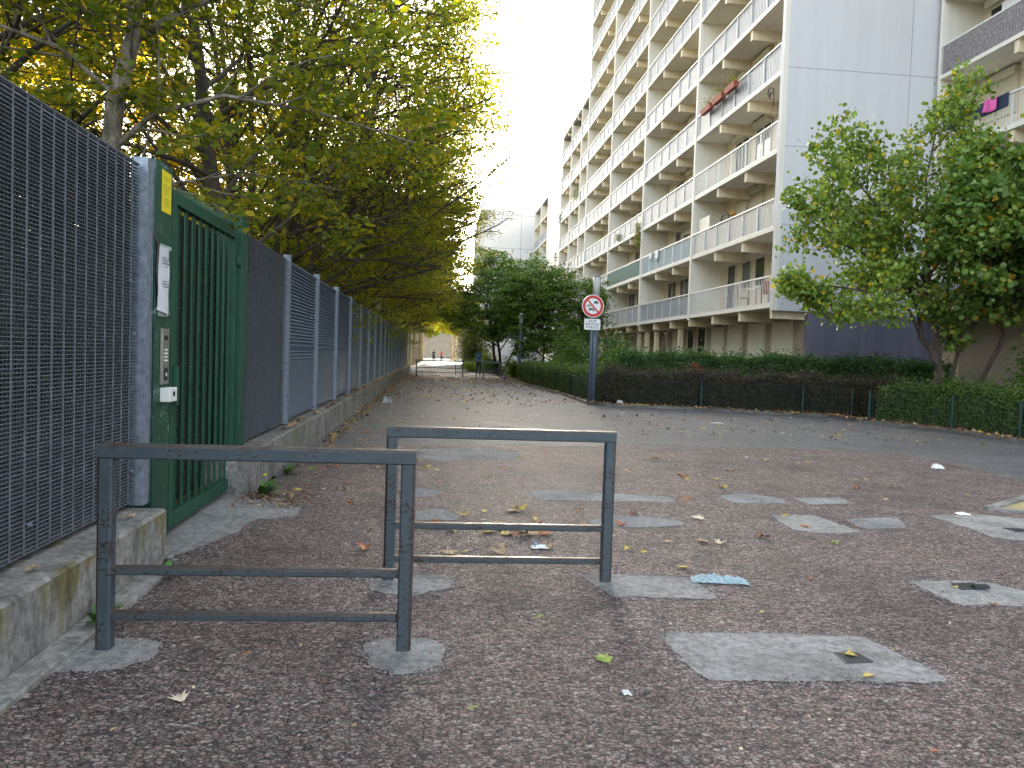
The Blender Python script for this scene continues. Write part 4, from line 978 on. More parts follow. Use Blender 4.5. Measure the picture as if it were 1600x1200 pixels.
# ================================================================== TREES
G_PARK = 'park trees behind the fence'
HB = dict(flat=0.62, round_=0.62)
def hornbeam(seed, c, rad, nleaf, stems, lean=(0.25, 0, 0), leaf=0.085, nfill=0):
    env = ell(c, rad); t = Tree(seed, None); rs = t.rs
    for i in range(stems):
        az = 2*PI*i/stems+rs.uniform(-.4, .4); tilt = rs.uniform(0.1, 0.42) if stems > 1 else 0.03
        d = (math.cos(az)*tilt+lean[0]*0.4, math.sin(az)*tilt+lean[1]*0.4, 1.0)
        t.env = None
        p, r = t.branch((0.12*math.cos(az)*(stems > 1), 0.12*math.sin(az)*(stems > 1), -0.1), d, c[2]+rad[2]*0.75, 0.105 if stems > 1 else 0.16, 0.02, 12, 0.06, 0.25, 8)
        t.env = env
        t.grow(p, r, [dict(n=15 if stems > 1 else 26, t0=0.22, ang=58, L=max(rad[0], rad[1])*1.05, tp=0.45, r=0.045, seg=7, w=0.09, lift=0.12, flat=0.3, bias=lean, sides=5),
                      dict(n=8, t0=0.4, ang=42, L=2.1, tp=0.4, r=0.016, seg=4, w=0.10, lift=-0.02, flat=0.75, sides=4),
                      dict(n=4, t0=0.2, ang=40, L=0.8, tp=0.3, r=0.006, seg=3, w=0.10, lift=-0.03, flat=0.8, sides=3)])
    P = t.leafpts(int(nleaf*(0.16 if nfill else 1)), 0.12, 0.35)
    if nfill: P = np.concatenate([P, fill(t, c, rad, nfill, int(nleaf*0.75/nfill), 0.40, seed, 0.66)])
    return t, P
def hb_tree(seed, c, rad, nleaf, stems, loc, label, mat='l_horn', name='hornbeam_tree', leaf=0.085, barkm='bark', **k):
    t, P = hornbeam(seed, c, rad, nleaf, stems, **k)
    me = leafmesh('crown', t.rs, P, leaf, M[mat], **HB)
    return plant_tree(name, t, me, loc, label, 'tree', G_PARK, M[barkm])
# multi-stemmed hornbeams overhanging the path
h1 = hb_tree(11, (0.5, 0, 7.7), (5.8, 5.4, 5.6), 150000, 9, (-4.1, 18.5, 0), 'many stemmed hornbeam whose fan of dark stems rises just past the green gate', lean=(0.22, 0.0, 0), leaf=0.068, nfill=1000)
h2 = hb_tree(12, (1.1, 0, 9.2), (6.3, 5.6, 6.5), 165000, 7, (-4.2, 25.5, 0), 'tall olive hornbeam reaching farthest right over the path against the sky', lean=(0.26, 0, 0), leaf=0.068, nfill=1150)
h3 = clone(h1, (-4.3, 32.5, 0), 'third hornbeam along the fence with low arching boughs', R(-10), 1.02)
h4 = clone(h2, (-4.2, 39.5, 0), 'fourth hornbeam along the louvred fence', R(25), (0.95, 0.95, 0.9))
h5 = clone(h1, (-4.2, 47, 0), 'fifth hornbeam along the louvred fence near its far end', R(12), (0.95, 0.95, 0.88))
h6 = clone(h2, (-4.0, 56, 0), 'last hornbeam standing at the far end of the louvred fence', R(-15), (0.9, 0.9, 0.85))
# single dark trunk
t3 = hb_tree(21, (0.3, 0, 7.6), (4.2, 3.8, 5.5), 34000, 1, (-3.75, 13.2, 0), 'tree with one straight dark trunk above the green gate', mat='l_horn', leaf=0.07, name='park_tree', lean=(0.06, 0.0, 0))
# patchy pale trunk, big boughs to the right
t = Tree(31); rs = t.rs
tr = [np.array(q, float) for q in ((0, 0, -.1), (0.0, 0, 1.5), (0.03, 0, 3.1), (0.10, 0, 3.9), (0.26, 0, 4.5), (0.30, 0, 5.2), (0.34, 0.1, 6.6), (0.2, 0.1, 9.0))]
rr_ = [0.16, 0.12, 0.095, 0.085, 0.075, 0.06, 0.04, 0.015]; t.mb.tube(tr, rr_, 10, caps=False)
bs = []
for pts, r in (([(0.26, 0, 4.45), (0.75, 0.1, 4.85), (1.5, 0.3, 5.3), (2.3, .5, 5.55), (3.3, .9, 5.5)], .045), ([(0.05, 0, 3.35), (0.45, 0, 3.75), (1.1, .1, 4.0), (2.0, .3, 3.95), (3.0, .5, 3.75)], .032),
               ([(0.28, 0, 4.9), (0.8, 0.2, 5.6), (1.6, 0.5, 6.4), (2.2, .8, 7.4)], .04), ([(0.1, 0, 3.9), (-0.4, -.1, 4.3), (-1.2, -.3, 4.5), (-2.2, -.5, 4.9)], .03), ([(0.3, 0, 5.2), (-0.1, -.3, 5.9), (-.6, -.5, 7)], .035),
               ([(0.02, 0, 2.9), (0.5, .2, 3.1), (1.2, .6, 3.35), (2.2, 1.0, 3.3)], .02), ([(0.3, 0, 5.4), (0.3, .8, 6.0), (.3, 1.8, 6.8)], .03)):
    P_ = [np.array(q, float) for q in pts]; rd = [r*(1-0.7*i/(len(pts)-1)) for i in range(len(pts))]
    t.mb.tube(P_, rd, 6, caps=False); bs.append((P_, rd))
bs.append((tr[3:], rr_[3:]))
for P_, rd in bs:
    t.grow(P_, rd, [dict(n=9, t0=0.15, ang=50, L=1.5, tp=0.3, r=0.014, seg=5, w=0.12, lift=0.05, flat=0.4, sides=4), dict(n=4, t0=0.2, ang=40, L=0.6, tp=0.3, r=0.006, seg=3, w=0.12, flat=0.6, sides=3)])
plant_tree('park_tree', t, leafmesh('crown', rs, t.leafpts(9500, 0.10, 0.5), 0.095, M['l_front'], flat=0.5, round_=0.6), (-3.28, 8.0, 0), 'tree with pale patchy trunk and a long bough reaching right, above the near mesh fence', 'tree', G_PARK, M['bark_pale'])
hb_tree(41, (0, 0, 6.8), (3.6, 3.4, 4.6), 20000, 1, (-4.95, 9.2, 0), 'tree with a dark trunk at the upper left corner of the picture', mat='l_front', name='park_tree', leaf=0.09, lean=(0, 0, 0))
# yellow trees deeper in the park
y1 = hb_tree(51, (0, 0, 7.5), (4.8, 4.8, 6.5), 26000, 1, (-10.5, 14, 0), 'golden yellow tree behind the fence at the far left, nearest of its row', mat='l_yel', name='yellow_tree', leaf=0.12, lean=(0, 0, 0))
for i, (x, y, rz, lb) in enumerate([(-9.5, 22, 40, 'golden yellow tree glowing behind the straight dark trunk'), (-10.5, 30, 90, 'golden yellow tree behind the many stemmed hornbeam'), (-16, 19, 150, 'golden yellow tree in the second row behind the patchy trunk'),
                                    (-17, 29, 200, 'golden yellow tree in the second row above the green gate'), (-10, 40, 250, 'golden yellow tree behind the fourth hornbeam'), (-9.5, 51, 300, 'golden yellow tree behind the end of the louvred fence'), (-14, 9.5, 20, 'golden yellow tree seen through the mesh at the left edge')]):
    clone(y1, (x, y, 0), lb, R(rz), 1.0)
# far plane trees, pale trunks in a row
def plane(seed, h, r, nl, mat, barkm, loc, label, group, name='plane_tree', leaf=0.2, t0=0.35):
    t = Tree(seed, ell((0, 0, h*0.66), (r, r, h*0.42)))
    e = t.env; t.env = None; p, rd = t.branch((0, 0, -.1), (0, 0, 1), h*0.9, 0.22, 0.05, 8, 0.04, 0.1, 8); t.env = e
    t.grow(p, rd, [dict(n=14, t0=t0, ang=50, L=r*1.2, tp=0.4, r=0.07, seg=5, w=0.1, lift=0.25, sides=5), dict(n=6, t0=0.3, ang=40, L=1.6, tp=0.3, r=0.02, seg=3, w=0.1, sides=3)])
    return plant_tree(name, t, leafmesh('crown', t.rs, t.leafpts(nl, 0.3, 0.6), leaf, M[mat], flat=0.4, round_=0.75), loc, label, 'tree', group, M[barkm])
GP = 'pale trunked trees lining the far path'
p0 = plane(61, 12, 4.2, 20000, 'l_yfar', 'bark_far', (-2.35, 62.5, 0), 'nearest pale trunked tree lining the far path beyond the fence', GP)
for i in range(7):
    clone(p0, (-2.3+0.06*i+0.1*(i % 2), 70+9*i, 0), '%s pale trunked tree lining the far path on the left' % ['second', 'third', 'fourth', 'fifth', 'sixth', 'seventh', 'farthest'][i], R(57*i), 1.0)
clone(p0, (-8.5, 75, 0), 'pale trunked tree in the second row left of the far path, nearer one', R(80)); clone(p0, (-8.5, 90, 0), 'pale trunked tree in the second row left of the far path, farther one', R(180))
clone(p0, (3.2, 84, 0), 'golden tree right of the far path, just beyond the olive shrub', R(130), (0.6, 0.6, 0.62)); clone(p0, (4.0, 100, 0), 'golden tree right of the far path, second one', R(200), 0.7); clone(p0, (3.2, 120, 0), 'golden tree right of the far path, third one', R(250), 0.9); clone(p0, (3.2, 142, 0), 'golden tree right of the far path, farthest one', R(20), 1.0)
for i, (x, y) in enumerate([(-12, 64), (-16, 78), (-14, 100), (-20, 60), (-24, 85), (-9, 112), (-13, 135), (-7.5, 150)]):
    clone(p0, (x, y, 0), '%s golden tree of the far wood left of the path' % ['first', 'second', 'third', 'fourth', 'fifth', 'sixth', 'seventh', 'eighth'][i], R(45*i), 1.05)
mb = MB(); mb.box(-14, 16, 0, 12, 0, 13)
clone(p0, (-1.6, 186, 0), 'tree closing the end of the far path, left of two', R(33), 1.0); clone(p0, (4.2, 192, 0), 'tree closing the end of the far path, right of two', R(133), 1.1)
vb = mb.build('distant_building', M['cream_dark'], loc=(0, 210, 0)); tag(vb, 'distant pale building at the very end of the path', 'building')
mb = MB(); mb.box(-14.2, 16.2, -.2, 12.2, 13.001, 13.4); mb.build('roof_edge', M['column'], vb)
# dark green round trees in the bed
def round_tree(seed, trunks, c, r, nl, loc, label, mat='l_dark', leaf=0.15, name='round_tree', barkm='bark', group=None):
    t = Tree(seed, ell(c, r))
    for d, r0 in trunks:
        e = t.env; t.env = None; p, rd = t.branch((d[0]*0.15, d[1]*0.15, -.1), (d[0], d[1], 1), c[2]+r[2]*0.3, r0, r0*0.3, 8, 0.10, 0.1, 8); t.env = e
        t.grow(p, rd, [dict(n=14, t0=0.25, ang=60, L=max(r[:2])*1.15, tp=0.35, r=0.05, seg=6, w=0.12, lift=0.22, flat=0.2, sides=5), dict(n=7, t0=0.25, ang=45, L=1.5, tp=0.3, r=0.015, seg=4, w=0.12, flat=0.4, sides=4), dict(n=3, t0=.3, ang=40, L=.6, r=.005, seg=3, sides=3)])
    P = np.concatenate([t.leafpts(int(nl*.4), 0.15, 0.4), fill(t, c, r, 420, int(nl*.6/420), 0.42, seed, 0.55, 0.14)])
    return plant_tree(name, t, leafmesh('crown', t.rs, P, leaf, M[mat], flat=0.55, round_=0.6), loc, label, 'tree', group, M[barkm])
GR = 'dark round trees in the planting bed'
round_tree(71, [((-0.25, 0.1), 0.12), ((0.1, -0.1), 0.11), ((0.3, 0.1), 0.09)], (-0.7, 0, 5.3), (4.2, 3.9, 3.2), 42000, (4.45, 52, 0), 'dark green round tree with three trunks left of the slim lamp post', group=GR)
round_tree(72, [((0.05, 0.1), 0.12), ((0.45, -0.1), 0.08)], (0.1, 0, 4.4), (3.8, 3.6, 3.1), 38000, (6.5, 47, 0), 'dark green round tree right of the slim lamp post, lower of the two', group=GR)

# redbud and large leaved tree at the right
t = Tree(81, ell((0, 0, 5.2), (4.3, 3.0, 3.9))); rs = t.rs
tr = [np.array(q, float) for q in ((0, 0, -.1), (0.02, 0, .7), (0.0, 0, 1.4), (-0.1, 0, 1.75), (-0.22, 0, 2.0))]; t.mb.tube(tr, [.15, .125, .12, .12, .11], 12, caps=False)
mains = []
for pts, r in (([(-.18, 0, 1.9), (-.55, 0, 2.25), (-.62, 0, 2.8), (-.9, .1, 3.6), (-1.8, .2, 4.2), (-2.8, .3, 4.6), (-3.7, .3, 5.3)], .085), ([(-.12, 0, 1.85), (-.1, .05, 2.4), (-.3, .1, 3.4), (-.4, .2, 4.8), (-.5, .2, 6.2), (-.3, .2, 7.4)], .075),
               ([(-.05, 0, 1.8), (.12, 0, 2.4), (.1, 0, 3.6), (.15, -.1, 5.2), (.3, -.2, 6.4), (.25, -.2, 7.9)], .07), ([(-.55, 0, 2.3), (-.95, -.1, 2.9), (-2.0, -.2, 3.3), (-3.2, -.3, 3.4), (-4.1, -.3, 3.5)], .05),
               ([(-.3, .1, 3.4), (-1.0, .2, 4.6), (-1.9, .3, 5.7), (-2.8, .3, 6.6)], .05), ([(.1, 0, 3.0), (.8, .3, 3.8), (1.8, .5, 4.4), (2.6, .5, 5.2)], .05), ([(-.3, .2, 3.8), (-.2, -.9, 4.8), (-.4, -1.8, 5.4)], .04), ([(-.2, .1, 3.0), (-.6, .9, 4.2), (-1, 1.9, 5.2)], .04)):
    P_ = [np.array(q, float) for q in pts]; rd = [r*(1-0.8*i/(len(pts)-1)) for i in range(len(pts))]; t.mb.tube(P_, rd, 8, caps=False); mains.append((P_, rd))
for P_, rd in mains:
    t.grow(P_, rd, [dict(n=13, t0=0.32, ang=52, L=1.7, tp=0.35, r=0.018, seg=5, w=0.16, lift=0.1, flat=0.1, sides=5), dict(n=5, t0=0.2, ang=42, L=0.7, tp=0.3, r=0.007, seg=3, w=0.14, sides=3)])
PP = t.leafpts(24000, 0.14, 0.9)
rb = plant_tree('redbud_tree', t, leafmesh('crown', rs, PP, 0.105, M['l_red'], flat=0.35, round_=1.0, droop=0.5), (12.55, 18.0, 0), 'small tree with twisted trunk and brown seed pods in front of the grey end wall', 'tree', None, M['bark_red'])
# seed pods: hanging strips
idx = rs.choice(len(PP), 3200); V = []; Fq = []
Q = PP[idx]; n = len(Q); dr = np.stack([rs.normal(0, .25, n), rs.normal(0, .25, n), -np.ones(n)], 1); ln = rs.uniform(.06, .11, n)[:, None]; a = rs.uniform(0, PI, n); sx = np.stack([np.cos(a), np.sin(a), np.zeros(n)], 1)*0.009
V = np.stack([Q-sx*.3, Q+sx*.3, Q+dr*ln*.5+sx, Q+dr*ln*.5-sx, Q+dr*ln, Q+dr*ln+sx*.05], 1).reshape(-1, 3); i = np.arange(n)[:, None]*6
Fq = np.concatenate([i+np.array([[0, 1, 2, 3]]), i+np.array([[3, 2, 5, 4]])], 1).reshape(-1, 4)
o = bpy.data.objects.new('seed_pods', npmesh('seed_pods', V, Fq, M['pod'])); C.objects.link(o); o.parent = rb
t = Tree(91, ell((0.3, -2.0, 4.4), (3.0, 2.6, 2.7))); rs = t.rs; mains = []
for pts, r in (([(0, 0, -.1), (.25, -.2, 1.0), (.55, -.6, 2.2), (.4, -1.2, 3.6), (-.3, -1.9, 4.9), (-.7, -2.3, 5.9)], .08), ([(0.02, 0, .0), (-.3, 0, 1.2), (-.35, -.4, 2.3), (.6, -1.6, 4.0), (1.6, -2.4, 5.6)], .07), ([(.5, -.7, 2.4), (-.3, -1.6, 3.2), (-1.4, -2.3, 4.4), (-2.3, -2.4, 5.0)], .045), ([(.45, -1.1, 3.4), (1.6, -2.4, 4.0), (2.6, -3.0, 5.0)], .045), ([(.45, -1.1, 3.0), (.6, -2.6, 3.8), (.4, -3.8, 4.6)], .04)):
    P_ = [np.array(q, float) for q in pts]; rd = [r*(1-0.75*i/(len(pts)-1)) for i in range(len(pts))]; t.mb.tube(P_, rd, 8, caps=False); mains.append((P_, rd))
for P_, rd in mains:
    t.grow(P_, rd, [dict(n=12, t0=0.42, ang=55, L=1.7, tp=0.3, r=0.018, seg=5, w=0.16, lift=0.05, sides=4), dict(n=5, t0=0.2, ang=42, L=0.7, tp=0.3, r=0.007, seg=3, w=0.14, sides=3)])
plant_tree('broadleaf_tree', t, leafmesh('crown', rs, t.leafpts(25000, 0.15, 0.8), 0.12, M['l_big'], flat=0.45, round_=1.05, droop=0.35), (13.3, 18.2, 0), 'dense large leaved green tree with leaning trunk at the right edge', 'tree', None, M['bark_red'])

# ================================================================== SHRUBS AND HEDGES
def shrub(name, loc, r, n, leaf, mat, label, cat='shrub', stems=7, seed=1, vz=0.9, group=None, lean=1.0):
    rs = np.random.RandomState(seed); o = empty(name, loc, label, cat, group); mb = MB(); out = []
    for i in range(stems*4):
        az = rs.uniform(0, 2*PI); el = rs.uniform(0.25, 1.4); d = np.array([math.cos(az)*math.cos(el)*r[0], math.sin(az)*math.cos(el)*r[1], math.sin(el)*r[2]*rs.uniform(.8, 1.1)])*rs.uniform(.8, 1.1)
        pts = [d*t*np.array([t**0.3, t**0.3, 1]) + rs.normal(0, 0.02, 3)*t for t in np.linspace(0, 1, 5)]
        mb.tube(pts, [0.02, .015, .012, .008, .003], 4, caps=False)
        k = n//(stems*4); x = rs.uniform(0.9, 3.95, k); j = np.clip(x.astype(int), 0, 3); f = (x-j)[:, None]; A_ = np.array(pts)
        out.append(A_[j]*(1-f)+A_[j+1]*f+rs.normal(0, 1, (k, 3))*np.array(r)*0.14)
    mb.build('stems', M['bark'], o); P = np.concatenate(out); P[:, 2] = np.abs(P[:, 2])+0.02
    c = bpy.data.objects.new('foliage', leafmesh('foliage', rs, P, leaf, M[mat], flat=0.4, round_=0.6)); C.objects.link(c); c.parent = o; return o
shrub('shrub', (3.4, 68, 0), (2.1, 2.0, 4.2), 16000, 0.12, 'l_shrub', 'tall olive green shrub at the bend of the far path', seed=3)
shrub('shrub', (2.9, 60, 0), (1.0, 1.0, 0.9), 3500, 0.08, 'l_lime', 'low lime green shrub on the far path edge left of the man', seed=4)
shrub('shrub', (4.0, 58, 0), (1.2, 1.2, 1.5), 4000, 0.10, 'l_lime', 'yellow green shrub behind the man in the blue shirt', seed=5)
shrub('shrub', (5.2, 49, 0), (1.2, 1.2, 1.5), 4000, 0.09, 'l_lime', 'yellow green shrub beneath the dark round trees', seed=6)
GS = 'leafy shrubs at the left end of the long hedge'
for i, (x, y, r, h, lb) in enumerate([(6.9, 40, 1.7, 2.7, 'broad dark shrub behind the slim lamp post'), (7.6, 33, 1.6, 2.6, 'tall dark shrub left of the no vehicles sign'), (6.6, 37, 1.2, 2.0, 'rounded shrub between the slim lamp post and the sign'), (8.3, 44, 1.6, 3.0, 'far tall shrub against the balconies left of the sign'), (6.9, 29.0, 1.1, 1.9, 'shrub directly left of the sign post behind the clipped hedge')]):
    shrub('shrub', (x, y, 0.03), (r, r, h), 9000, 0.10, 'l_laurel' if i % 2 else 'l_dark', lb, seed=10+i, group=GS)
shrub('shrub', (13.9, 16.6, 0.03), (0.9, 0.9, 2.1), 2600, 0.11, 'l_dark', 'loose glossy leaved bush beside the right hedge at the picture edge', seed=20)
shrub('shrub', (8.4, 24.2, .9), (0.45, 0.3, 0.45), 500, 0.07, 'l_crimson', 'small crimson leaved shrub between the purple and green hedges', seed=21)
shrub('shrub', (8.9, 24.9, .2), (.5, .4, 1.9), 160, 0.09, 'l_purple', 'sparse dark red twiggy shrub above the green hedge', seed=22, stems=3)
def hedge(name, line, wd, h, n, leaf, mat, label, seed, coremat=None, z0=0.05, top=None, rough=0.06):
    rs = np.random.RandomState(seed); o = empty(name, (line[0][0], line[0][1], z0), label, 'hedge'); pts = [Vector((p[0]-line[0][0], p[1]-line[0][1])) for p in line]
    mb = MB(); L = []; Rr = []
    for i, p in enumerate(pts):
        d = (pts[min(i+1, len(pts)-1)]-pts[max(i-1, 0)]).normalized(); n_ = Vector((-d.y, d.x)); L.append(p+n_*(wd/2-0.16)); Rr.append(p-n_*(wd/2-0.16))
    for i in range(len(pts)-1):
        k = len(mb.v); hh = h-0.16
        for z in (0.12, hh):
            for q in (L[i], L[i+1], Rr[i+1], Rr[i]): mb.v.append((q.x, q.y, z))
        mb.f += [(k+4, k+7, k+6, k+5), (k, k+1, k+5, k+4), (k+2, k+3, k+7, k+6), (k+3, k, k+4, k+7), (k+1, k+2, k+6, k+5)]; mb.m += [0]*5
    mb.build('core', M[mat], o)
    seg = [(b-a).length for a, b in zip(pts, pts[1:])]; cum = np.cumsum([0]+seg); tot = cum[-1]
    s = rs.uniform(0, tot, n); j = np.clip(np.searchsorted(cum, s)-1, 0, len(seg)-1)
    A = np.array([(p.x, p.y) for p in pts]); f = ((s-cum[j])/np.array(seg)[j])[:, None]; base = A[j]*(1-f)+A[j+1]*f; dv = (A[j+1]-A[j])/np.array(seg)[j][:, None]; nv = np.stack([-dv[:, 1], dv[:, 0]], 1)
    # positions concentrated on the skin: sides and top, with waviness
    face = rs.uniform(0, 1, n); u = np.empty(n); z = np.empty(n)
    sidef = face < 0.62; sg_ = np.where(rs.uniform(0, 1, n) < 0.65, -1, 1)
    dep = np.abs(rs.normal(0, 0.07, n))
    lump = 0.05*np.sin(s*2.1+seed)+0.04*np.sin(s*5.3)+rs.normal(0, 0.03, n)
    u[sidef] = (sg_*(wd/2-dep+lump*0.6))[sidef]; z[sidef] = rs.uniform(0.03, 1, n)[sidef]*h
    tf = ~sidef; u[tf] = rs.uniform(-wd/2, wd/2, n)[tf]; z[tf] = (h-dep*0.8+lump+rs.exponential(rough, n)*0.9)[tf]
    P = np.stack([base[:, 0]+nv[:, 0]*u, base[:, 1]+nv[:, 1]*u, z], 1)
    e1 = rs.uniform(0, 1, n) < 0.04; e2 = rs.uniform(0, 1, n) < 0.04    # close the ends
    for e, a_, dq in ((e1, A[0], -1), (e2, A[-1], 1)):
        k = e.sum(); q = dv[0] if dq < 0 else dv[-1]; nn = np.array([-q[1], q[0]]); uu = rs.uniform(-wd/2, wd/2, k)[:, None]
        P[e, :2] = a_+nn*uu+q*dq*rs.uniform(-0.05, 0.08, k)[:, None]; P[e, 2] = rs.uniform(0, h, k)
    c = bpy.data.objects.new('foliage', leafmesh('foliage', rs, P, leaf, M[mat], flat=0.2, round_=0.55, droop=-0.3)); C.objects.link(c); c.parent = o
    # twigs at the bottom
    mb = MB()
    for i in range(int(tot*9)):
        ss = rs.uniform(0, tot); jj = int(np.clip(np.searchsorted(cum, ss)-1, 0, len(seg)-1)); ff = (ss-cum[jj])/seg[jj]; b_ = A[jj]*(1-ff)+A[jj+1]*ff; u_ = rs.uniform(-wd/2+.05, wd/2-.05)
        d_ = (A[jj+1]-A[jj])/seg[jj]; x_, y_ = b_[0]-d_[1]*u_, b_[1]+d_[0]*u_
        mb.tube([(x_, y_, 0), (x_+rs.normal(0, .08), y_+rs.normal(0, .08), 0.35), (x_+rs.normal(0, .15), y_+rs.normal(0, .15), .7)], [.008, .006, .003], 4, caps=False)
    mb.build('stems', M['bark'], o); return o
hedge('hedge', [(5.05, 41.5), (5.15, 36), (5.45, 31.0), (5.55, 26.6), (5.6, 24.9)], 1.0, 0.92, 42000, 0.06, 'l_hedge', 'clipped dark green hedge along the path left of the sign', 1)
hedge('hedge', [(5.45, 24.25), (8.3, 23.2), (10.0, 22.3), (11.8, 21.6), (13.4, 20.9)], 1.0, 0.95, 60000, 0.05, 'l_purple', 'dark purple hedge running right from the sign behind the low green fence', 2, rough=0.09)
hedge('hedge', [(6.4, 26.0), (9.5, 24.6), (12.0, 24.35), (16.8, 23.9)], 0.95, 1.48, 52000, 0.085, 'l_laurel', 'taller glossy green hedge behind the purple one', 3, rough=0.08)
hedge('hedge', [(12.15, 19.2), (12.85, 17.9), (13.05, 16.7), (13.1, 15.6), (13.1, 11.5)], 0.95, 0.92, 42000, 0.06, 'l_hedge', 'low green hedge at the right below the twisted tree', 4, rough=0.09)
hedge('hedge', [(3.75, 66), (4.1, 58.8), (4.3, 54)], 0.7, 0.8, 8000, 0.09, 'l_hedge', 'short far hedge behind the man in the blue shirt', 6)
hedge('hedge', [(-3.3, 22), (-3.3, 12), (-3.35, -2)], 0.8, 2.5, 30000, 0.09, 'l_hedge', 'added hedge inside the park blocking the bright ground behind the mesh fence', 8, z0=-0.03)  # added hedge, mostly unseen; keeps the bright park ground from showing through the mesh
# low green wire fences
def lowfence(name, pts, label):
    o = empty(name, (0, 0, 0), label, 'fence')
    for x, y in pts: MB().tube([(x, y, 0), (x, y, 0.86)], 0.035, 8).build('post', M['low_green'], o)
    mb = MB()
    for (x0, y0), (x1, y1) in zip(pts, pts[1:]):
        d = np.array([x1-x0, y1-y0]); L = np.linalg.norm(d); d /= L
        for z in np.arange(0.1, 0.82, 0.10): mb.tube([(x0, y0, z), (x1, y1, z)], 0.0035, 3, caps=False)
        for s_ in np.arange(0, L, 0.10): p = np.array([x0, y0])+d*s_; mb.tube([(p[0], p[1], .05), (p[0], p[1], .82)], 0.003, 3, caps=False)
    mb.build('wire_mesh', M['low_green'], o); return o
lowfence('low_fence', [(4.62, 36), (4.98, 31), (5.0, 27.8), (4.98, 24.3)], 'low green wire fence against the clipped hedge left of the sign')
lowfence('low_fence', [(4.98, 24.05), (8.1, 22.6), (10.7, 21.35), (11.75, 20.55)], 'low green wire fence in front of the purple hedge')
lowfence('low_fence', [(11.5, 19.25), (12.3, 17.1), (12.5, 15.2), (12.55, 13.0)], 'low green wire fence in front of the right hand hedge')
# ivy over the gate top and weeds at the wall foot
shrub('ivy_bush', (-2.85, 7.3, 1.7), (0.4, 1.0, 1.15), 1500, 0.06, 'l_dark', 'dark leafy bush peeping over the top of the green gate', seed=31)
def weed(loc, n, L, label, seed, wide=0.022, flower=False):
    rs = np.random.RandomState(seed); o = empty('weed', loc, label, 'weed', 'weeds at the foot of the low walls'); mb = MB()
    for i in range(n):
        az = rs.uniform(-1.9, 1.9); el = rs.uniform(0.25, 1.2); l = L*rs.uniform(.6, 1.1); pts = []
        for t_ in np.linspace(0, 1, 5): pts.append(np.array([math.cos(az)*l*t_*math.cos(el*(1-.4*t_)), math.sin(az)*l*t_*math.cos(el*(1-.4*t_)), l*t_*math.sin(el)*(1-.35*t_)]))
        s_ = np.array([-math.sin(az), math.cos(az), 0])
        for j in range(4):
            w0 = wide*math.sin(PI*(j/4*.85+.1)); w1 = wide*math.sin(PI*((j+1)/4*.85+.1)); mb.quad(pts[j]-s_*w0, pts[j]+s_*w0, pts[j+1]+s_*w1, pts[j+1]-s_*w1)
    m_ = mb.build('leaves', M['weed'], o)
    if flower: MB().tube([(0.02, 0, 0), (0.03, 0, .2)], .003, 4).tube([(0.03, 0, .2), (.03, 0, .215)], .018, 8, mi=1).build('flower', [M['weed'], M['yellow']], o)
M['weed'] = simple('weed_leaf', (0.06, 0.16, 0.025), 0.6, 0, 0.4, 30)
weed((-1.68, 7.85, 0.005), 34, 0.26, 'leafy weed with a yellow flower by the wall end past the gate', 1, flower=True)
weed((-1.70, 9.2, 0.005), 40, 0.22, 'grassy weed tuft farther along the long low wall', 2, wide=0.009)
weed((-1.64, 5.0, 0.036), 14, 0.12, 'tiny weed at the foot of the mossy wall near its end', 3)
weed((-1.72, 4.15, 0.036), 22, 0.16, 'weed between the mossy wall and the nearest barrier post', 4)

# ================================================================== LITTER
def lobed(seed, size=0.09, curl=0.25, narrow=False):
    rs = np.random.RandomState(seed); mb = MB()
    ang = [90, 70, 48, 30, 8, -18, -60, -90, -120, -162, 172, 150, 132, 110] if not narrow else [90, 60, 20, -30, -90, -150, 160, 120]
    rad = [1, .55, .85, .45, .8, .38, .42, .30, .42, .38, .8, .45, .85, .55] if not narrow else [1, .5, .33, .35, .55, .35, .33, .5]
    mb.v.append((0, 0, 0.012))
    for a, r in zip(ang, rad):
        r *= size*rs.uniform(.85, 1.12); x, y = r*math.cos(R(a)), r*math.sin(R(a)); mb.v.append((x, y, 0.004+curl*abs(x)*rs.uniform(.2, 1.3)+curl*0.5*max(0, y)*rs.uniform(0, 1)))
    n = len(ang)
    for i in range(n): mb.f.append((0, 1+(i+1) % n, 1+i)); mb.m.append(0)
    mb.tube([(0, -0.3*size, .006), (0.1*size, -0.9*size, .01)], 0.0015, 3); return mb
lmesh = {}
for c_, mt in LEAFC.items():
    lmesh[c_] = [lobed(100+k, (0.062, 0.072, 0.052, 0.05)[k], (0.2, 0.45, 0.7, 0.35)[k], k == 3).mesh('fallen_leaf', mt) for k in range(4)]
def leaf(x, y, z, col, k=0, s=1, label=None, group='fallen leaves on the ground', rz=None):
    o = bpy.data.objects.new('fallen_leaf', lmesh[col][k]); C.objects.link(o); o.location = (x, y, z)
    o.rotation_euler = (rng.uniform(-.12, .12), rng.uniform(-.12, .12), rz if rz is not None else rng.uniform(0, 6.28)); o.scale = (s, s, s)
    tag(o, label or 'x', 'leaf', group); return o
def gp(px, py): q = onZ(px, py, 0.01); return float(q[0]), float(q[1])
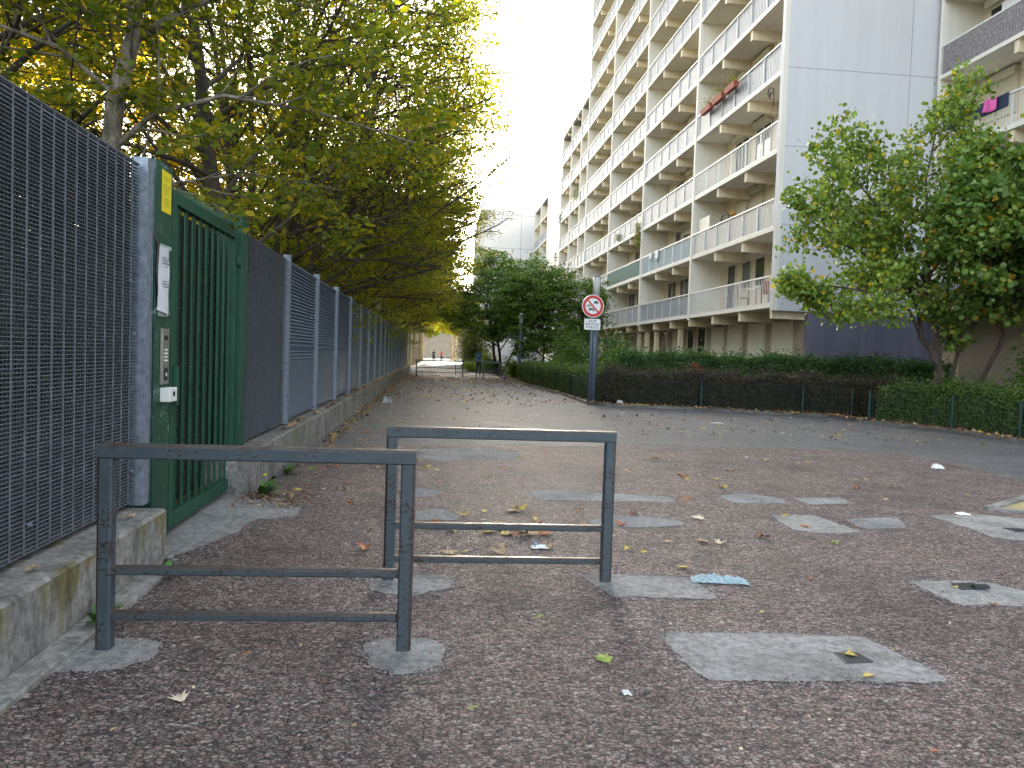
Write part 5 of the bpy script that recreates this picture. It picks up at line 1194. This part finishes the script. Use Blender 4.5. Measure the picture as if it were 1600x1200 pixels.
spec = [(945, 1033, 'green', 0, 1.15, 'bright green lobed leaf on the tarmac right of the nearest barrier'), (383, 1023, 'orange', 3, 0.8, 'small red orange leaf under the nearest barrier'), (282, 1095, 'cream', 1, .8, 'cream leaf lying alone in the left foreground'),
        (1195, 841, 'brown', 1, 1.5, 'large curled orange brown leaf on the tarmac beyond the blue bag'), (1298, 850, 'green', 1, 1, 'yellow green leaf right of the large curled brown leaf'), (1325, 1025, 'yellow', 2, .9, 'yellow leaf touching the small steel plate on the nearest long patch'),
        (1355, 1058, 'yellow', 3, 1.2, 'yellow leaf on the near edge of the long concrete patch'), (1070, 887, 'yellow', 0, 1.1, 'golden leaf just above the blue plastic bag'), (700, 864, 'tan', 0, 1.9, 'large flat tan leaf between the two lower rails of the second barrier'),
        (1100, 847, 'tan', 0, 1.4, 'large pale tan leaf of a pair left of the curled brown leaf'), (1125, 850, 'cream', 1, 1.1, 'cream leaf of a pair left of the curled brown leaf'), (178, 1140, 'tan', 3, .5, 'tiny tan leaf at the lower left'), (1462, 1175, 'orange', 3, .6, 'tiny red leaf in the lower right corner'),
        (740, 1107, 'green', 3, .7, 'small dull green leaf in the centre foreground'), (1190, 957, 'yellow', 3, .7, 'small yellow leaf right of the second barrier patch'), (1115, 1019, 'tan', 3, .4, 'tiny tan leaf at the left corner of the long patch'), (842, 965, 'green', 3, .9, 'narrow pale green leaf below the second barrier'),
        (680, 735, 'yellow', 0, 1.2, 'yellow green leaf seen just under the top rail of the second barrier'), (465, 766, 'yellow', 0, 1.1, 'yellow leaf in front of the low wall, left of its orange neighbour'), (480, 760, 'orange', 1, 1.1, 'orange leaf in front of the low wall beside a yellow one'),
        (550, 787, 'orange', 1, 1.0, 'orange brown leaf between the two barriers'), (545, 755, 'orange', 0, 1.0, 'flat orange leaf behind the nearest barrier top rail'), (1073, 750, 'yellow', 1, .9, 'yellow leaf standing up beyond the second barrier'), (1265, 905, 'orange', 3, .9, 'small reddish leaf above the plate at the right edge')]
for px, py, c_, k, s, lb in spec: x, y = gp(px, py); leaf(x, y, 0.012, c_, k, s, lb)
cols = ['tan', 'tan', 'brown', 'orange', 'yellow', 'cream', 'green', 'tan', 'brown']
adj = {'tan': 'dry tan', 'brown': 'dark brown', 'orange': 'rusty orange', 'yellow': 'yellow', 'green': 'yellow green', 'cream': 'pale cream'}
XS = []
def scatter(n, fn, zone, grp, kk=None, smul=1.0, z=0.012):
    ent = []
    for i in range(n):
        x, y = fn(); c_ = rng.choice(cols if not kk else kk); k_ = rng.choice((0, 1, 1, 2, 3)); sc_ = rng.uniform(.55, 1.25); a_ = math.atan2(x, y); XS.append((a_, y))
        ent.append((x, y, c_, k_, sc_))
    if n:
        xs = sorted(math.atan2(e[0], e[1]) for e in ent); yq = sorted(e[1] for e in ent); q3 = lambda L, v, w_: w_[min(len(w_)-1, int(len(w_)*sum(1 for u in L if u < v)/len(L)))]
        for x, y, c_, k_, sc_ in ent:
            lb = '%s %s %s leaf %s, %s, %s' % ('big' if sc_ > 1.02 else ('tiny' if sc_ < .75 else 'middling'), ('flat', 'curled', 'crumpled', 'narrow')[k_], adj[c_].split()[-1] if len(adj[c_].split()) < 3 else adj[c_], zone,
                 q3(xs, math.atan2(x, y), ('far left', 'left', 'centre', 'right', 'far right')), q3(yq, y, ('nearest', 'middle', 'farthest')))
            leaf(x, y, z, c_, k_, sc_*smul, lb, grp)
scatter(40, lambda: (rng.gauss(0.8, 0.45), rng.gauss(6.4, 0.5)), 'behind the second barrier', 'leaves drifted behind the second barrier', ['tan', 'brown', 'orange', 'tan', 'yellow'], 1.45)
scatter(62, lambda: (rng.uniform(-1.4, 6.5), 5.4+6.3*rng.random()**0.8), 'on the red tarmac', 'leaves scattered on the red tarmac', ['tan', 'brown', 'orange', 'tan', 'yellow', 'cream', 'tan'], 1.25)
scatter(16, lambda: (rng.uniform(-1.2, 4.5), rng.uniform(3.0, 5.2)), 'on the foreground tarmac', 'small foreground leaves', smul=0.5)
scatter(26, lambda: (-1.45+abs(rng.gauss(0, .25)), rng.uniform(9.0, 15)), 'at the foot of the long wall', 'leaves at the foot of the long low wall', smul=1.1)
scatter(20, lambda: (rng.uniform(-1.75, -1.1), rng.uniform(7.3, 8.2)), 'beside the green gate', 'leaves by the green gate', smul=.8)
scatter(26, lambda: (rng.uniform(-1.93, -1.86), rng.uniform(10.5, 26)), 'on top of the long wall', 'leaves on the long low wall', ['orange', 'brown', 'orange', 'tan'], 1.2, 0.435)
scatter(90, lambda: (rng.uniform(-1.2, 9.5), 13+7.5*rng.random()), 'on the grey path', 'leaves scattered on the grey path', smul=1.05)
for y, c_ in ((5.1, 'tan'), (3.9, 'tan'), (3.1, 'orange')): leaf(-1.92, y, 0.372, c_, 1, .8, 'curled %s leaf on top of the mossy low wall, %s' % (adj[c_], {5.1: 'nearest the gate', 3.9: 'in the middle', 3.1: 'closest to the camera'}[y]), 'leaves on the mossy low wall')
# uncountable litter: one mesh
def litter(name, P, size, mats, label, seed):
    rs = np.random.RandomState(seed); V, Fq, r = leaves(rs, P, size, flat=0.85, round_=0.8, droop=-0.15)
    V[:, 2] = np.maximum(V[:, 2], P[:, 2].repeat(6)*0+np.repeat(P[:, 2], 6)-0.002)
    o = bpy.data.objects.new(name, npmesh(name, V, Fq, mats, r, np.repeat(rs.randint(0, len(mats), len(P)), 2))); C.objects.link(o); return tag(o, label, 'leaf litter', kind='stuff')
rs = np.random.RandomState(77)
LM = [LEAFC[c_] for c_ in ('tan', 'brown', 'orange', 'tan', 'yellow', 'brown')]
def along(line, n, off, sp): 
    A = np.array(line, float); k = rs.randint(0, len(A)-1, n); seg = np.linalg.norm(A[1:]-A[:-1], axis=1); k = rs.choice(len(seg), n, p=seg/seg.sum()); f = rs.uniform(0, 1, n)[:, None]
    d = (A[k+1]-A[k])/seg[k][:, None]; nn = np.stack([d[:, 1], -d[:, 0]], 1); return A[k]*(1-f)+A[k+1]*f + nn*(off+rs.normal(0, sp, n))[:, None]
Lk = bedA[5:16]
P = np.concatenate([along(Lk, 1700, 0.10, .16), along(bedA[:6], 500, 0.05, .2)]); litter('leaf_litter', np.c_[P, np.where(rs.uniform(0, 1, len(P)) < .6, 0.085, 0.085)], 0.075, LM, 'brown and tan dead leaves gathered along the kerb under the hedges', 3)
P = np.concatenate([np.c_[rs.uniform(-1.5, 4.7, 1500), rs.uniform(22, 46, 1500)], np.c_[rs.uniform(-1.5, 4.2, 1500), 38+rs.exponential(12, 1500)], np.c_[rs.uniform(4, 11, 260), rs.uniform(14, 21, 260)], np.c_[rs.uniform(-9, 3.5, 2500), rs.uniform(57, 120, 2500)]])
litter('leaf_litter', np.c_[P, np.full(len(P), 0.006)], 0.085, LM, 'small dead leaves sprinkled over the far part of the path', 4)
P = np.concatenate([np.c_[-1.72+np.abs(rs.normal(0, .13, 700)), rs.uniform(9.5, 50, 700)], np.c_[rs.uniform(-1.95, -1.84, 350)*1.0, rs.uniform(10, 56, 350)]]); zz = np.where(P[:, 0] < -1.83, 0.43, 0.008)
litter('leaf_litter', np.c_[P, zz], 0.08, LM, 'dead leaves gathered on and below the long low wall', 5)
P = np.c_[rs.uniform(-1.6, 6.5, 900), rs.uniform(2.4, 12, 900)]; litter('leaf_fragments', np.c_[P, np.full(900, 0.011)], 0.018, [LEAFC['tan'], LEAFC['cream'], LEAFC['brown']], 'tiny leaf crumbs and grit on the red tarmac', 6)
P = np.c_[rs.uniform(-1.85, -1.2, 260), rs.uniform(7.2, 8.1, 260)]; litter('leaf_fragments', np.c_[P, np.full(260, 0.012)], 0.035, [LEAFC['tan'], LEAFC['brown']], 'crumbled leaves and bark chips heaped beside the gate', 7)
# crumpled things
def crumple(name, x, y, z, lx, ly, lz, mat, label, cat, seed, nu=16, nv=9, rz=0):
    rs = np.random.RandomState(seed); mb = MB(); nz = rs.normal(0, 1, (nv+1, nu+1)); nx = rs.normal(0, 1, (nv+1, nu+1)); ny = rs.normal(0, 1, (nv+1, nu+1))
    nz = (nz+np.roll(nz, 1, 0)+np.roll(nz, 1, 1)+np.roll(nz, -1, 1)+np.roll(nz, -1, 0))/2.6
    for j in range(nv+1):
        for i in range(nu+1):
            u = i/nu; v = j/nv; e = min(1, 4*min(u, 1-u, v, 1-v)+0.15); mb.v.append(((u-.5)*lx+nx[j, i]*lx*.012, (v-.5)*ly*(1+.12*math.sin(7*u+seed))+ny[j, i]*ly*.03+0.1*ly*math.sin(4*u), max(0.002, lz*e*(.55+.2*nz[j, i]))))
    for j in range(nv):
        for i in range(nu): a = j*(nu+1)+i; mb.f.append((a, a+1, a+nu+2, a+nu+1)); mb.m.append(0)
    o = mb.build(name, mat, loc=(x, y, z)); o.rotation_euler.z = rz; return tag(o, label, cat)
def film(name, col, rough=0.25, tr=0.35):
    m, nt, b = newmat(name); b.inputs['Base Color'].default_value = (*col, 1); b.inputs['Roughness'].default_value = rough
    t_ = N(nt, 'ShaderNodeBsdfTranslucent'); t_.inputs[0].default_value = (*col, 1); ms = N(nt, 'ShaderNodeMixShader'); ms.inputs[0].default_value = tr
    nt.links.new(b.outputs[0], ms.inputs[1]); nt.links.new(t_.outputs[0], ms.inputs[2]); nt.links.new(ms.outputs[0], nt.nodes['Material Output'].inputs[0])
    v = coords(nt); n = noise(nt, v, 70, 6, .8); bump(nt, b, n.outputs[0], 0.01); nt.links.new(ramp(nt, n.outputs[0], [(.35, tuple(c*.6 for c in col)), (.65, tuple(min(1, c*1.5) for c in col))]), b.inputs['Base Color']); return m
M['bluefilm'] = film('blue_plastic_film', (0.50, 0.66, 0.78)); M['whitefilm'] = film('white_plastic_film', (0.6, 0.64, 0.68))
x, y = gp(1124, 908); crumple('plastic_bag', x, y, 0.012, 0.38, 0.15, 0.04, M['bluefilm'], 'crumpled light blue plastic bag on the tarmac right of the second barrier', 'plastic bag', 5, 34, 14, rz=-0.12)
x, y = gp(843, 856); o = crumple('wrapper', x, y, 0.012, 0.13, 0.09, 0.035, M['white'], 'crumpled white wrapper with blue print behind the second barrier', 'wrapper', 6)
MB().box(-0.05, -0.02, -0.02, 0.02, 0.028, 0.033).build('blue_print', M['blue'], o)
x, y = gp(605, 630); crumple('plastic_bag', x, y, 0.01, 0.30, 0.30, 0.24, M['whitefilm'], 'white bag lying on the path near the long low wall', 'plastic bag', 7)
x, y = gp(979, 1083); crumple('tissue', x, y, 0.01, 0.035, 0.05, 0.015, M['white'], 'small white scrap on the tarmac in the foreground', 'scrap', 8)
x, y = gp(1505, 804); crumple('tissue', x, y, 0.012, 0.13, 0.10, 0.025, M['white'], 'white tissue on the pale patch by the tree pit', 'tissue', 9)
x, y = gp(1465, 732); crumple('wrapper', x, y, 0.01, 0.16, 0.12, 0.08, M['white'], 'small white carton scrap near the edge of the red tarmac at right', 'wrapper', 10)
for px, py, w_, lb in ((1012, 634, .30, 'pale blue bag caught under the purple hedge'), (1097, 638, .28, 'crumpled clear bag under the purple hedge, second from the sign'), (1122, 636, .16, 'small white scrap under the purple hedge'), (970, 634, .22, 'flat white scrap at the kerb just right of the sign'), (945, 630, .14, 'round white scrap at the foot of the sign post'), (1120, 661, .30, 'white flat scrap on the grey path')):
    x, y = gp(px, py); crumple('plastic_bag' if 'bag' in lb else 'paper_scrap', x, y+(.15 if py < 650 else 0), 0.075 if py < 650 else 0.006, w_, w_*.7, w_*.55 if py < 650 else .03, M['whitefilm'], lb, 'litter', int(px))
for px, py, s, lb in ((262, 872, .05, 'largest grey stone by the end of the mossy wall'), (272, 876, .03, 'small dark stone by the end of the mossy wall'), (683, 930, .025, 'white pebble right of the second barrier left foot'), (195, 1108, .016, 'pale pebble in the left foreground')):
    x, y = gp(px, py); mb = MB(); mb.tube([(0, 0, 0), (0, 0, s*.3), (0, 0, s*.6)], [s*.8, s, s*.4], 7); o = mb.build('stone', M['kerb'], loc=(x, y, 0.006)); o.rotation_euler.z = px; tag(o, lb, 'stone')

# ================================================================== PEOPLE
def person(loc, h, label, rz=0, stride=0.0, shirt='shirt', trousers='trousers'):
    o = empty('person', loc, label, 'person', rz=rz); k = h/1.75
    J = {'pel': (0, 0, .93), 'bel': (0, 0, 1.08), 'che': (0, 0, 1.30), 'nek': (0, 0, 1.47), 'hed': (0, 0.01, 1.56), 'top': (0, 0, 1.70), 'jaw': (0, .015, 1.52)}
    V = []; E = []; Rd = []
    def add(p, r): V.append(tuple(c*k for c in p)); Rd.append(r*k); return len(V)-1
    pel = add((0, 0, .93), .135); bel = add((0, 0, 1.08), .125); che = add((0, 0, 1.29), .145); nk0 = add((0, 0, 1.43), .065); nk = add((0, 0, 1.49), .052); jw = add((0, -.01, 1.56), .072); hd = add((0, 0, 1.64), .088); tp = add((0, .01, 1.71), .06)
    E += [(pel, bel), (bel, che), (che, nk0), (nk0, nk), (nk, jw), (jw, hd), (hd, tp)]
    for s in (-1, 1):
        sh = add((s*.17, 0, 1.40), .06); el = add((s*.23, .02, 1.13), .043); wr = add((s*.24, -.05, .89), .030); ha = add((s*.24, -.07, .82), .034); fi = add((s*.235, -.08, .76), .016); E += [(che, sh), (sh, el), (el, wr), (wr, ha), (ha, fi)]
        for q in range(4):
            a = add((s*.24, -.085+.02*q-.02, .76-.0), .009); b_ = add((s*.235, -.085+.02*q-.025, .705+.008*abs(q-1.5)), .007); E += [(ha, a), (a, b_)]
        th_ = add((s*.22, -.10, .80), .009); E.append((ha, th_))
        hp = add((s*.09, 0, .86), .108); kn = add((s*.105, -stride*s*.5, .50), .078); an = add((s*.11, -stride*s+.02, .09), .055); ft = add((s*.12, -stride*s-.12, .04), .036); E += [(pel, hp), (hp, kn), (kn, an), (an, ft)]
    me = bpy.data.meshes.new('body'); me.from_pydata(V, E, []); b_ = bpy.data.objects.new('body', me); C.objects.link(b_)
    sk = b_.modifiers.new('skin', 'SKIN'); b_.modifiers.new('sub', 'SUBSURF').levels = 1
    for i, v in enumerate(me.skin_vertices[0].data): v.radius = (Rd[i], Rd[i]*(.72 if i in (0, 1, 2) else 1)); v.use_root = (i == 0)
    dg = bpy.context.evaluated_depsgraph_get(); dg.update(); me2 = bpy.data.meshes.new_from_object(b_.evaluated_get(dg)); bpy.data.objects.remove(b_)
    # clothing is split off the body surface and pushed outwards a little
    def part(name, test, mat, push):
        bm = bmesh.new(); bm.from_mesh(me2); bm.normal_update()
        bmesh.ops.delete(bm, geom=[f for f in bm.faces if not test(f.calc_center_median()/k)], context='FACES')
        for v in bm.verts: v.co += v.normal*push
        m_ = bpy.data.meshes.new(name); bm.to_mesh(m_); bm.free(); m_.materials.clear(); m_.materials.append(mat); m_.polygons.foreach_set('use_smooth', [True]*len(m_.polygons)); q = bpy.data.objects.new(name, m_); C.objects.link(q); q.parent = o; return q
    me2.materials.clear(); me2.materials.append(M['skin']); bo = bpy.data.objects.new('body', me2); C.objects.link(bo); bo.parent = o
    part('shirt', lambda c: .90 < c.z < 1.45 and (abs(c.x) < .19 or c.z > 1.20), M[shirt], .014); part('trousers', lambda c: .10 < c.z < .95 and abs(c.x) < .19+.0, M[trousers], .010)
    part('shoes', lambda c: c.z <= .10, M['dark'], .012); part('hair', lambda c: c.z > 1.60 and (c.y > -.045 or c.z > 1.70), M['hair'], .012)
    fm = MB(); 
    for s in (-1, 1): fm.box((s*.03-.01)*k, (s*.03+.01)*k, -.095*k, -.086*k, 1.625*k, 1.637*k)
    fm.box(-.02*k, .02*k, -.09*k, -.082*k, 1.557*k, 1.565*k); fm.build('face_features', M['hair'], o); MB().box(-.012*k, .012*k, -.108*k, -.086*k, 1.585*k, 1.62*k).build('nose', M['skin'], o, bevel=.004)
    return o
pm = person((3.25, 56.5, 0.0), 1.80, 'man in a bright blue t shirt and dark trousers facing us on the far path', rz=R(3), stride=0.05)
MB().box(-.10, .10, -.152, -.146, 1.27, 1.33).build('shirt_print', M['white'], pm)
person((-0.1, 112, 0), 1.75, 'far tiny person in dark clothing walking on the path, left of two', stride=.18, shirt='dark'); person((1.1, 118, 0), 1.7, 'far tiny person in reddish top on the path, right of two', stride=.15, shirt='terracotta')
